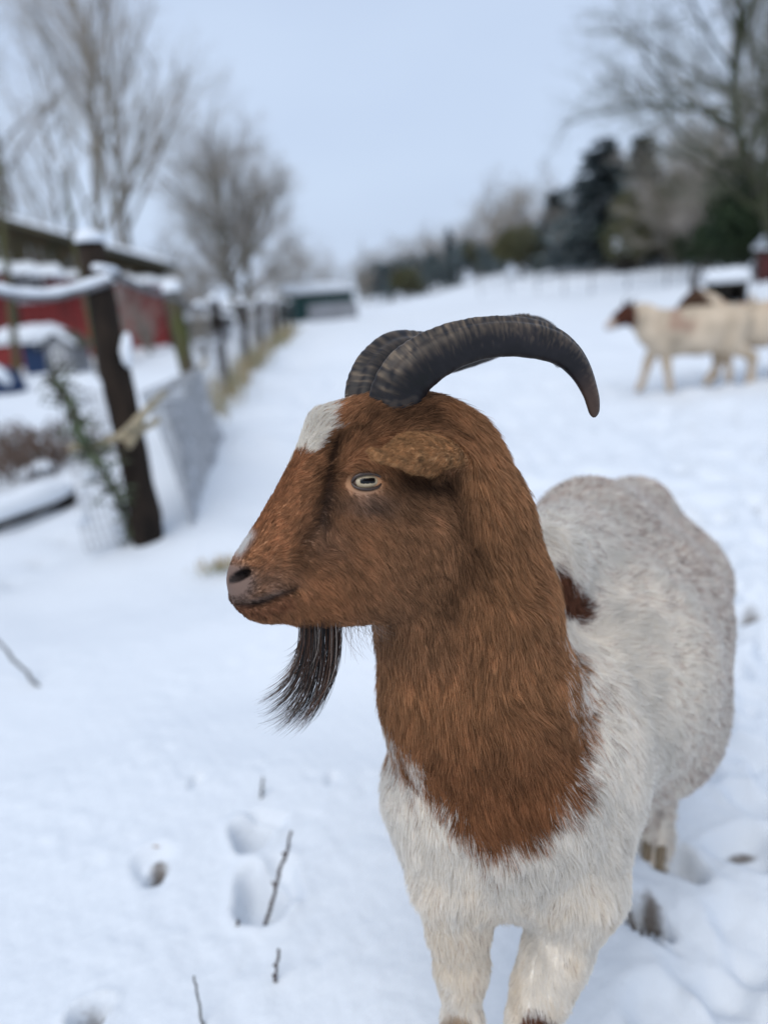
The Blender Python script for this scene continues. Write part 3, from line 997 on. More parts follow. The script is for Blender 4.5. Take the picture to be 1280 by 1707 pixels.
# snow heap beside the hen house
g = at(135, 13.0)
sh = empty('snow_heap', g); tag(sh, 'rounded heap of snow in front of the hen house', 'snow heap')
mb = MB(); V = []
for i in range(nv + 1):
    for j in range(nu):
        a = 2 * math.pi * j / nu; f = i / nv; q = math.cos(f * math.pi / 2) ** .55
        V.append(g + np.array([.40 * q * math.cos(a), .30 * q * math.sin(a), -.05 + .22 * math.sin(f * math.pi / 2) * (1 + .1 * math.sin(2 * a))]))
mb.add(V, Q); mb.build('mound', M_SNOW, sh)
mb = MB(); mb.box(g + [-.02, -.33, .02], g + [.25, -.24, .08]); mb.build('board', M_DARK, sh, False)  # dark strip standing in for the shaded gap under the snow

# low grey trailer right of the barn
a_, b_ = at(312, 21), at(388, 21.6)
o, M, L = hut('field_trailer', a_, b_, 1.1, .62, 'low grey box trailer with snow on top, right of the barn', 'trailer', M_GREY, M_GREY, .06, .12, .02)
mb = MB(); mb.box((-.1, .01, .46), (L + .1, .10, .60), M); mb.build('side_rail', M_DARK, o, False)
for f in (.22, .78):
    mb = MB(); c = M[0] @ [L * f, .10, .14] + M[1]; mb.tube([c + M[0] @ [0, -.06, 0], c + M[0] @ [0, .06, 0]], .20, 18); mb.build('wheel', M_DARK, o)

# dark green shed with an open front
a_, b_ = at(496, 31), at(592, 32)
o, M, L = hut('green_shed', a_, b_, 2.2, 1.02, 'dark green shed with snow roof at the far end of the fence', 'shed', M_GREEN, M_GREEN, .12, .20, .22)
mb = MB(); M2 = frame2(at(516, 29.4), at(597, 30.2)); mb.box((0, -.05, -.1), (M2[1], .02, .62), M2[0]); ps = mb.build('pale_sheet', M_GREY, None, False, origin=at(516, 29.4)); tag(ps, 'pale grey sheet leaning against the dark green shed', 'panel')

# red-brown shed at the right edge, and a dark field shelter before it
M_REDBR = mat('red_brown_boards', (.10, .030, .028), .8, .2, noise=(3, (.06, .022, .022), .4, .6))
d_ = 24.0
o, M, L = hut('red_brown_shed', at(1258, d_), at(1400, d_ - 1.3), 2.0, .036 * d_, 'red-brown shed with thick snow roof at the right picture edge', 'shed', M_REDBR, M_REDBR, .10, .30, .40)
g0 = ground_at(1206, 508); d_ = g0[1]
o, M, L = hut('field_shelter', at(1174, d_), at(1243, d_ - .35), .8, .026 * d_, 'low dark field shelter with snowy roof behind the walking goats', 'shelter', M_DARK, M_DARK, .05, .15, .18, True)
d_ = 41
o, M, L = hut('woodland_hut', at(1034, d_), at(1070, d_), 1.2, .75, 'tiny brown hut with a snow roof at the foot of the spruces', 'hut', M_DARK, M_DARK, .15, .40, .55)

# wire fence across the far paddock
fe = empty('wire_fence', at(985, 26)); tag(fe, 'thin wire fence with dark stakes crossing the far paddock', 'fence')
pts = [at(p, y) for p, y in ((800, 40), (850, 36), (895, 33), (940, 29), (985, 26), (1045, 25), (1110, 24), (1180, 23), (1260, 22))]
for i, p in enumerate(pts):
    mb = MB(); mb.tube([p + [0, 0, -.2], p + [.02, 0, 1.0 if i != 4 else 1.15]], .02, 7); mb.build('stake', M_DARK, fe)
for z in (.35, .65, .92):
    mb = MB(); mb.tube([p + [0, -.05, z] for p in pts], .008, 4); mb.build('wire', M_DARK, fe)
# ------------------------------------------------------------------ the paddock fence on the left
M_POST = mat('weathered_post', (.036, .026, .020), .9, .10, noise=(9, (.012, .010, .009), .38, .62), bump=(22, .8, .012), stretch=(1, 1, .25))
M_MOSS = mat('mossy_post', (.085, .070, .050), .9, .1, noise=(7, (.075, .082, .030), .42, .6), bump=(22, .8, .01), stretch=(1, 1, .35))
M_RAIL = mat('grey_rail', (.17, .165, .175), .85, .15, noise=(8, (.10, .10, .10), .4, .6), bump=(30, .4, .006))
M_ROPE = mat('rope', (.42, .36, .25), .9, .1, noise=(40, (.30, .25, .17), .4, .6), bump=(120, .8, .004))
M_WIRE = mat('frosted_wire', (.52, .53, .55), .6, .3, noise=(20, (.30, .31, .33), .4, .6))
M_LICHEN = mat('lichen_branch', (.10, .125, .075), .9, .1, noise=(12, (.06, .055, .04), .42, .6), bump=(40, .6, .006))
M_GRASS = mat('dry_grass', (.40, .32, .20), .9, .1, noise=(2.2, (.24, .25, .15), .45, .62))
M_BRAMBLE = mat('bramble', (.15, .10, .078), .9, .1, noise=(5, (.09, .07, .055), .4, .6))


def wobbly_post(base, top, r0, r1, seed, n=12, seg=14):
    r = np.random.default_rng(seed)
    mb = MB()
    f = np.linspace(0, 1, n)
    pts = base[None] * (1 - f[:, None]) + top[None] * f[:, None] + r.normal(0, r0 * .05, (n, 3)) * np.array([1, 1, 0])
    rad = (r0 + (r1 - r0) * f) * r.uniform(.95, 1.05, n)
    mb.tube(pts, rad, seg)
    mb.v[-1] = mb.v[-1] + r.normal(0, r0 * .035, mb.v[-1].shape)
    return mb


def cap(c, r, h, seed, flatn=.9):
    """A cushion of snow."""
    rr = np.random.default_rng(seed)
    mb = MB(); nu, nv = 16, 7; V = []
    ph = rr.uniform(0, 6.28, 3)
    for i in range(nv + 1):
        t = math.pi * (.60 - .60 * i / nv)
        for j in range(nu):
            a = 2 * math.pi * j / nu
            q = r * math.sin(t) * (1 + .10 * math.sin(2 * a + ph[0]) + .06 * math.sin(3 * a + ph[1]))
            V.append(c + np.array([q * math.cos(a), q * math.sin(a), h * (math.cos(t) + .30) / 1.3]))
    Q = [(i * nu + j, i * nu + (j + 1) % nu, (i + 1) * nu + (j + 1) % nu, (i + 1) * nu + j) for i in range(nv) for j in range(nu)]
    mb.add(V, Q)
    return mb


def depth_of(p):
    return (np.asarray(p) - CO) @ CF


# (base px, top px, radius m, label)
b0 = ground_at(250, 905)
b1 = ground_at(338, 728)
step = (b1 - b0); step[2] = 0
FP = [(b0, P(150, 404, depth_of(b0) - .10), .070, M_POST, 'thick dark leaning post with a snow cap, nearest in the fence'),
      (b1, P(286, 486, depth_of(b1) - .10), .068, M_MOSS, 'second leaning fence post, mossy brown, holding the grey rail end')]
more = [(378, 662, 357, 500), (411, 622, 402, 506), (437, 596, 432, 500), (456, 579, 452, 500), (470, 567, 466, 502), (484, 557, 481, 505)]
labs = ['third fence post, slim and brown, with a round snow cap', 'fourth fence post, dark, with a round snow cap', 'fifth post of the snow-capped fence row',
        'sixth post of the snow-capped fence row', 'seventh post of the snow-capped fence row', 'last and smallest post of the snow-capped fence row']
for (bx, by, tx, ty), lb in zip(more, labs):
    b = ground_at(bx, by)
    FP.append((b, P(tx, ty, depth_of(b) - .08), .058, M_POST, lb))
tops = []
for i, (b, t, r, m, lb) in enumerate(FP):
    o = empty('fence_post', b)
    tag(o, lb, 'fence post', 'snow-capped fence posts along the left')
    ax = (t - b) / np.linalg.norm(t - b)
    wobbly_post(b - ax * .15, t, r * 1.06, r * .94, 60 + i).build('post', m, o)
    cap(t + np.array([0, 0, .0]), r * 1.15, r * (.85 if i == 0 else 1.25), 80 + i).build('snow_cap', M_SNOW, o)
    tops.append((b, t, ax))
    if i == 0:                                     # snow stuck on its side
        c = P(210, 585, depth_of(b) - .14)
        mb = MB(); mb.tube([c + ax * .085 + [.02, 0, 0], c + ax * .05 + [.015, 0, 0], c, c - ax * .05, c - ax * .08], [.010, .024, .028, .024, .008], 9); mb.build('snow_clump', M_SNOW, o)
D0, D1 = depth_of(FP[0][1]), depth_of(FP[1][1])


def sag(pix, n=8):
    """Smooth line through (px, py, depth)."""
    return catmull([P(*q) for q in pix], n, False)


# top rail arriving from the left, thick with snow
rl = empty('top_rail', P(60, 490, D0 - .05)); tag(rl, 'sagging top rail laden with snow, from left edge to the thick post', 'rail')
path = sag([(-420, 430, D0 - .95), (-250, 448, D0 - .7), (-120, 462, D0 - .45), (-40, 472, D0 - .30), (20, 486, D0 - .2), (75, 490, D0 - .12), (125, 481, D0 - .08), (185, 462, D0 - .06)])
mb = MB(); mb.tube(path + [0, 0, -.022], .016, 9); mb.build('rail', M_RAIL, rl)
mb = MB(); mb.tube(path + [0, 0, .004], .021 * (1 + .12 * np.sin(np.arange(len(path)) * .9)), 10); mb.build('snow', M_SNOW, rl)
e_ = path[0]; b_ = on_ground(e_[0] + .05, e_[1]); t_ = np.array([e_[0], e_[1], e_[2] + .12])
o = empty('fence_post', b_); tag(o, 'fence post just outside the left edge, holding the far end of the snowy rail', 'fence post', 'snow-capped fence posts along the left')
wobbly_post(b_ - [0, 0, .15], t_, .065, .06, 59).build('post', M_POST, o); cap(t_, .075, .07, 79).build('snow_cap', M_SNOW, o)
rl = empty('top_rail', P(240, 480, D1)); tag(rl, 'bare grey top rail from the thick post down to the second post', 'rail')
path = sag([(150, 455, D0 - .02), (195, 462, D0 + .1), (245, 484, (D0 + D1) / 2), (305, 502, D1 - .05)])
mb = MB(); mb.tube(path, .021, 9); mb.build('rail', M_RAIL, rl)
mb = MB(); mb.tube(path[2:9] + [0, 0, .026], .020, 8); mb.build('snow', M_SNOW, rl)
for k in range(1, 7):
    a, b = tops[k][1] - tops[k][2] * .10, tops[k + 1][1] - tops[k + 1][2] * .10
    rl = empty('top_rail', a)
    tag(rl, 'top rail between the %s posts of the fence row' % ('second and third', 'third and fourth', 'fourth and fifth', 'fifth and sixth', 'sixth and seventh', 'seventh and last')[k - 1], 'rail', 'far rails of the fence')
    f = np.linspace(0, 1, 7)[:, None]
    pth = a * (1 - f) + b * f - np.array([0, 0, .10]) * (f * (1 - f))
    mb = MB(); mb.tube(pth, .028, 7); mb.build('rail', M_RAIL, rl)
    for j in (3,) if k % 2 else ():
        mb = cap(pth[j] + [0, 0, .02], .05, .06, 90 + k * 5 + j); mb.build('snow_clump', M_SNOW, rl)

# two older poles standing behind the fence line
for bp, tp, r, m, lb in (((172, 640), (102, 282), .060, M_MOSS, 'tall thin dark pole leaning left, behind the thick snow-capped post'), ((30, 640), (-6, 268), .075, M_MOSS, 'tall dark mossy pole on the left picture edge')):
    b = ground_at(*bp); t = P(*tp, depth_of(b) - .3)
    o = empty('pole', b); tag(o, lb, 'pole'); wobbly_post(b - [0, 0, .2], t, r, r * .7, int(r * 1e4)).build('shaft', m, o)
    cap(t, r * .8, r * .5, int(r * 999)).build('snow_cap', M_SNOW, o)

# strap of rope at half height
st = empty('rope', P(245, 692, D0 - .1)); tag(st, 'beige rope tied round the thick post, running to the second post', 'rope')
path = sag([(118, 748, D0 - .10), (160, 742, D0 - .12), (205, 724, D0 - .13), (243, 686, D0 - .10), (285, 645, (D0 + D1) / 2), (325, 622, D1 - .08), (345, 600, D1 + .2)])
mb = MB(); mb.tube(path, .020, 8); mb.build('strand', M_ROPE, st)
mb = MB(); mb.tube(sag([(205, 724, D0 - .14), (232, 708, D0 - .15), (262, 690, D0 - .05)]) + [0, 0, -.03], .017, 8); mb.tube(sag([(215, 745, D0 - .13), (232, 715, D0 - .16), (240, 690, D0 - .12)]), .015, 8); mb.build('knot', M_ROPE, st)


def netting(name, corners, nu, nv, label, snow_n, seed, group=None, wire=.0034):
    """Square wire mesh spanned over four corners, with snow caught in it."""
    r = np.random.default_rng(seed)
    c = [np.asarray(q) for q in corners]
    o = empty(name, c[3]); tag(o, label, 'wire netting', group)

    def S(u, v):
        p = (c[0] * (1 - u) + c[1] * u) * (1 - v) + (c[3] * (1 - u) + c[2] * u) * v
        return p + np.array([0, .05 * math.sin(3 * u + 5 * v), 0])
    segs = []
    for i in range(nu + 1):
        for j in range(nv):
            segs.append((*S(i / nu, j / nv), *S(i / nu, (j + 1) / nv), wire, wire))
    for j in range(nv + 1):
        for i in range(nu):
            segs.append((*S(i / nu, j / nv), *S((i + 1) / nu, j / nv), wire, wire))
    me = seg_mesh('wires', segs, 4)
    co = np.zeros(len(me.vertices) * 3, np.float32); me.vertices.foreach_get('co', co)
    me.vertices.foreach_set('co', (co.reshape(-1, 3) - parent_origin(o)).ravel().astype(np.float32)); me.update()
    link_mesh('wires', me, o, M_WIRE)
    if snow_n:
        mb = MB()
        for k in range(snow_n):
            p = S(r.random(), r.random()); rr = r.uniform(.010, .024)
            v = r.normal(size=(8, 3)); 
            mb.add(np.array([[x, y, z] for x in (-1, 1) for y in (-1, 1) for z in (-1, 1)]) * rr * r.uniform(.6, 1.2, (8, 3)) * [1, .6, 1] + p,
                   [(0, 1, 3, 2), (4, 6, 7, 5), (0, 4, 5, 1), (2, 3, 7, 6), (0, 2, 6, 4), (1, 5, 7, 3)])
        s_ = mb.build('caught_snow', M_SNOW, o); s_['kind'] = 'stuff'
    return o


gN = 'wire netting on the paddock fence'
netting('wire_netting', [P(236, 655, D0 + .25), P(335, 612, D1 + .16), P(386, 772, D1 + .06), P(334, 892, D0 + .25)], 22, 30, 'grey wire netting sheet hanging loose right of the thick post', 10, 5, gN, .0058)
netting('wire_netting', [P(275, 670, D0 + .40), P(330, 665, D1 + .22), P(382, 770, D1 + .12), P(328, 860, D0 + .40)], 20, 18, 'second layer of netting behind the loose grey sheet', 8, 6, gN, .0050)
netting('wire_netting', [P(85, 650, D0 - .05), P(180, 655, D0 + .12), P(232, 900, D0 + .12), P(150, 915, D0 - .02)], 9, 15, 'sagging wire netting with bits of snow left of the thick post', 20, 7, gN)
for k in range(1, 5):
    a, b = tops[k], tops[k + 1]
    z = np.array([0, 0, 1.0])
    netting('wire_netting', [a[0] + z * .75, b[0] + z * .75, b[0] + z * .02, a[0] + z * .02], 14, 12, 'wire netting between the %s posts of the fence row' % ('second and third', 'third and fourth', 'fourth and fifth', 'fifth and sixth')[k - 1], 12, 20 + k, gN)

# lichen-covered branches leaning in the fence
for pix, rd, lb in (([(88, 632, D0 - .3), (118, 672, D0 - .28), (132, 720, D0 - .25), (150, 752, D0 - .2)], .022, 'greenish lichen-covered branch leaning on the netting, upper left of the thick post'),
                    ([(148, 750, D0 - .22), (180, 800, D0 - .2), (205, 850, D0 + .10), (222, 900, D0 + .12)], .018, 'greenish lichen-covered branch slanting to the foot of the thick post')):
    pth = sag(pix)
    o = empty('branch', pth[-1]); tag(o, lb, 'branch', 'lichen-covered branches in the fence')
    mb = MB(); mb.tube(pth, np.linspace(rd * .8, rd * 1.1, len(pth)), 8); mb.build('stem', M_LICHEN, o)
    segs = []
    r = np.random.default_rng(int(rd * 1e4))
    for k in range(70):
        p = pth[r.integers(0, len(pth))]; d = r.normal(size=3) * [1, .7, 1]; d /= np.linalg.norm(d); L_ = r.uniform(.04, .13)
        q = p + d * L_ * .6; segs.append((*p, *q, .006, .005)); segs.append((*q, *(q + (d + r.normal(size=3) * .5) * L_ * .5), .005, .003))
    me = seg_mesh('side_twigs', segs, 4)
    co = np.zeros(len(me.vertices) * 3, np.float32); me.vertices.foreach_get('co', co)
    me.vertices.foreach_set('co', (co.reshape(-1, 3) - parent_origin(o)).ravel().astype(np.float32)); me.update()
    link_mesh('side_twigs', me, o, M_LICHEN)['kind'] = 'stuff'

# bramble patch
g = ground_at(55, 800)
o = empty('bramble', g); tag(o, 'tangle of bare brown bramble stems poking through snow, left of the fence', 'bramble')
r = np.random.default_rng(77); segs = []
for k in range(150):
    s = g + np.array([r.uniform(-.55, .25), r.uniform(-.05, .9), .0]); a = r.uniform(0, 6.28); L_ = r.uniform(.25, .70); hh_ = r.uniform(.10, .36)
    prev = s
    for f in np.linspace(0, 1, 7)[1:]:
        q = s + np.array([math.cos(a) * L_ * f, math.sin(a) * L_ * f, hh_ * math.sin(f * math.pi * .9)]) + r.normal(0, .012, 3)
        segs.append((*prev, *q, .0055, .005)); prev = q
me = seg_mesh('stems', segs, 4)
co = np.zeros(len(me.vertices) * 3, np.float32); me.vertices.foreach_get('co', co)
me.vertices.foreach_set('co', (co.reshape(-1, 3) - g).ravel().astype(np.float32)); me.update()
link_mesh('stems', me, o, M_BRAMBLE)
mb = MB()
for k in range(9):
    c = g + np.array([r.uniform(-.5, .3), r.uniform(0, .8), r.uniform(.02, .18)])
    q = cap(c, r.uniform(.05, .10), r.uniform(.03, .06), 200 + k); mb.add(q.v[0], q.f)
mb.build('snow', M_SNOW, o)

# snowy log
la, lb_ = ground_at(-60, 905), ground_at(124, 838)
lg = empty('log', (la + lb_) / 2); tag(lg, 'dark log on the ground under a thick pillow of snow, far left', 'log')
f = np.linspace(0, 1, 10)[:, None]
pth = la * (1 - f) + lb_ * f + [0, 0, .05]
mb = MB(); mb.tube(pth, .055 * (1 + .06 * np.sin(np.arange(10) * 1.7)), 12); mb.build('trunk', M_POST, lg)
V = []; nu = 16
for i, p in enumerate(pth):
    e = min(1, .45 + .25 * min(i, 9 - i))
    d = (lb_ - la) / np.linalg.norm(lb_ - la); s_ = np.cross(d, [0, 0, 1.0])
    for j in range(nu):
        a = 2 * math.pi * j / nu
        V.append(p + s_ * (.085 * e * math.cos(a) + .012) + np.array([0, 0, .035 + .10 * e * max(math.sin(a), -.15) * (1 + .08 * math.sin(i * 1.3))]) + (d * (-.02 if i == 9 else 0)))
mb = MB(); mb.add(V, [(i * nu + j, i * nu + (j + 1) % nu, (i + 1) * nu + (j + 1) % nu, (i + 1) * nu + j) for i in range(9) for j in range(nu)] + [tuple(range(nu))[::-1], tuple(9 * nu + j for j in range(nu))])
mb.build('snow', M_SNOW, lg)

# dry grass along the fence row, and a lone tuft behind the muzzle


def blades(name, spots, label, kind, hgt, seed, n, m):
    r = np.random.default_rng(seed)
    V, Q = [], []
    for k in range(n):
        c, spread = spots[r.integers(0, len(spots))]
        p = np.asarray(c) + np.array([r.normal(0, spread), r.normal(0, spread), 0])
        h = hgt * r.uniform(.4, 1.2); a = r.uniform(0, 6.28); d = np.array([math.cos(a), math.sin(a), 0]) * h * r.uniform(.1, .7); s = np.array([-math.sin(a), math.cos(a), 0]) * .004
        b = len(V)
        V += [p - s, p + s, p + d * .35 + [0, 0, h * .65] + s * .8, p + d * .35 + [0, 0, h * .65] - s * .8, p + d + [0, 0, h * .9]]
        Q += [(b, b + 1, b + 2, b + 3), (b + 3, b + 2, b + 4)]
    mb = MB(); mb.add(V, Q)
    o = mb.build(name, m, None, False, origin=np.asarray(spots[0][0]))
    return o


sp = []
for k in range(1, 7):
    for f in np.linspace(0, 1, 5):
        sp.append((tops[k][0] * (1 - f) + tops[k + 1][0] * f + np.array([rng.normal(.02, .08), 0, 0]), rng.uniform(.05, .16)))
tag(blades('dry_grass', sp, '', '', .40, 3, 2000, M_GRASS), 'dry beige and green grass along the foot of the fence row', 'grass', kind='stuff')
tag(blades('grass_tuft', [(ground_at(362, 950), .045)], '', '', .05, 4, 90, M_GRASS), 'small brown tuft of dead grass just left of the goat muzzle', kind='stuff')

# ------------------------------------------------------------------ stems standing in the near snow
M_STEM = mat('stem', (.060, .042, .038), .8, .2, noise=(90, (.13, .11, .10), .45, .62), bump=(300, .6, .001))
M_STEMG = mat('grey_stem', (.15, .15, .14), .85, .2, noise=(60, (.09, .085, .08), .4, .6))


def stem(pix_base, pix_top, rad, label, m, knots=0, seed=0, lean=0.0, cat='twig'):
    r = np.random.default_rng(seed)
    g = ground_at(*pix_base); d = depth_of(g)
    t = P(*pix_top, d - lean)
    n = 14; f = np.linspace(-.18, 1, n)
    pth = g[None] * (1 - f[:, None]) + t[None] * f[:, None] + r.normal(0, rad * .35, (n, 3))
    o = empty('twig', g); tag(o, label, cat, 'bare stems standing in the near snow')
    mb = MB(); mb.tube(pth, rad * np.linspace(1.1, .75, n) * r.uniform(.88, 1.12, n), 8); mb.build('stalk', m, o)
    for k in range(knots):
        i = 3 + int((n - 4) * (k + .5 * r.random()) / knots); p = pth[i]
        s_ = r.normal(size=3) * [1, .6, .2]; s_ /= np.linalg.norm(s_)
        mb = MB(); mb.tube([p, p + s_ * rad * 1.2 + [0, 0, rad * .5], p + s_ * rad * 2.2 + [0, 0, rad * 2.0]], [rad * .8, rad * .95, rad * .35], 6); mb.build('bud', m, o)
    return o


stem((447, 1532), (486, 1384), .0036, 'tallest knobby dark twig, standing right of the hoofprints', M_STEM, 7, 1)
stem((458, 1642), (465, 1584), .0030, 'short knobby twig near the bottom, right of the thin stem', M_STEM, 4, 2)
stem((338, 1716), (325, 1628), .0024, 'thin pale straight stem at the bottom edge', M_STEMG, 0, 3)
stem((435, 1336), (438, 1296), .0036, 'short blurred stub above the hoofprints', M_STEMG, 1, 4)
stem((396, 1547), (398, 1534), .0032, 'tiny dark stub left of the tallest twig', M_STEM, 1, 5)
stem((66, 1147), (-12, 1058), .0058, 'grey stick slanting in from the left picture edge', M_STEMG, 0, 6, cat='stick')
# a fallen leaf at the deep hoofprint
g = ground_at(265, 1410) + [0, 0, .004]
V = []
for i in range(7):
    f = i / 6; w = .013 * math.sin(math.pi * min(f * .9 + .08, 1))
    V += [g + [-.018 + .036 * f, -w, .003 * math.sin(f * 5)], g + [-.018 + .036 * f, 0, -.002], g + [-.018 + .036 * f, w, .004 * math.sin(f * 4 + 1)]]
mb = MB(); mb.add(V, [(i * 3 + k, (i + 1) * 3 + k, (i + 1) * 3 + k + 1, i * 3 + k + 1) for i in range(6) for k in (0, 1)])
mb.add([v + [0, 0, .0012] for v in V], [(i * 3 + k, i * 3 + k + 1, (i + 1) * 3 + k + 1, (i + 1) * 3 + k) for i in range(6) for k in (0, 1)])
o = mb.build('leaf', mat('leaf_tan', (.42, .24, .10), .8, .2, noise=(200, (.26, .14, .06), .4, .6)), None, origin=g); tag(o, 'tan fallen leaf lying at the edge of the deep hoofprint', 'leaf')
# ------------------------------------------------------------------ the horned goat in front
PSI = math.radians(22)
HO = P(600, 850, 0.83)
H_LAT = math.sin(PSI) * CR - math.cos(PSI) * CF        # towards its left side, the one we see
H_A = math.cos(PSI) * CR + math.sin(PSI) * CF          # from nose to poll
H_B = CD.copy()                                        # down


def Hp(px, py, s):
    """Point seen at that photograph pixel, s metres to the left of the head's middle plane."""
    r = ray(px, py)
    t = (s - (CO - HO) @ H_LAT) / (r @ H_LAT)
    return CO + r * t


def Hab(px, py, s=0.0):
    v = Hp(px, py, s) - HO
    return np.array([v @ H_A, v @ H_B])


def flip_head(p):
    """Mirror a point in the head's middle plane."""
    p = np.asarray(p)
    return p - 2 * ((p - HO) @ H_LAT)[..., None] * H_LAT if p.ndim > 1 else p - 2 * ((p - HO) @ H_LAT) * H_LAT


OUTLINE = [(381, 985), (378, 966), (384, 942), (400, 915), (424, 880), (450, 838), (476, 792), (500, 742), (511, 712), (524, 686), (560, 672),
           (615, 660), (680, 655), (740, 680), (790, 730), (815, 800), (810, 880), (780, 950), (730, 1000), (680, 1024), (640, 1032), (590, 1036),
           (545, 1040), (500, 1041), (470, 1036), (440, 1037), (415, 1030), (398, 1017), (385, 1003)]
OUT_AB = np.array([Hab(x, y) for x, y in catmull(OUTLINE, 5)])
# half widths (image x, image y, metres)
WCTL = [(535, 710, .034), (600, 700, .043), (560, 770, .038), (610, 800, .058), (640, 750, .054), (680, 770, .052), (700, 850, .056), (690, 920, .052), (700, 990, .040),
        (640, 900, .052), (620, 980, .044), (590, 1020, .034), (560, 900, .044), (540, 970, .037), (500, 850, .030), (520, 800, .030), (470, 920, .030), (430, 930, .027),
        (410, 950, .026), (395, 970, .024), (395, 1000, .023), (440, 980, .030), (440, 1020, .022), (500, 1020, .029), (720, 720, .046), (780, 780, .052), (800, 860, .05), (680, 690, .045)]
W_AB = np.array([Hab(x, y, w * 0.9) for x, y, w in WCTL]); W_V = np.array([w for _, _, w in WCTL])


def head_width(ab):
    d2 = ((ab[:, None, :] - W_AB[None]) ** 2).sum(2)
    g = np.exp(-d2 / (2 * 0.030 ** 2)) + 1e-9
    W = (g * W_V).sum(1) / g.sum(1)

    def bump(px, py, s, amp, sx, sy=None, ang=0.0):
        sy = sy or sx
        c = Hab(px, py, s); v = ab - c
        ca, sa = math.cos(ang), math.sin(ang)
        x = v[:, 0] * ca + v[:, 1] * sa; y = -v[:, 0] * sa + v[:, 1] * ca
        return amp * np.exp(-(x / sx) ** 2 / 2 - (y / sy) ** 2 / 2)

    def groove(line, s, amp, w):
        l = np.array([Hab(x, y, s) for x, y in line])
        return amp * np.exp(-(line_d(ab, l) / w) ** 2 / 2)
    W = W + bump(612, 768, .055, .006, .020, .007, -0.1)        # brow
    W = W + bump(612, 832, .055, .004, .020, .008, 0.1)         # below the eye
    W = W + bump(610, 802, .055, -.007, .0135, .0075)           # eye socket
    W = W + groove([(556, 745), (550, 790), (549, 830), (540, 875), (520, 905)], .040, -.0115, .0085)   # tear groove
    W = W + groove([(384, 1006), (410, 1010), (440, 1003), (470, 990), (492, 982)], .022, -.012, .0034)   # mouth
    W = W + bump(425, 990, .024, .004, .020, .007, -0.15)       # upper lip
    W = W + bump(415, 938, .022, .003, .012, .005, -0.5)
    W = W + bump(670, 930, .050, .006, .035, .030)              # cheek muscle
    W = W + groove([(742, 800), (752, 850), (764, 900), (760, 950), (735, 1000)], .045, -.014, .009)    # edge of the jaw
    W = W + bump(720, 800, .05, -.006, .018, .02)               # hollow under the ear
    return np.maximum(W, 0.006)


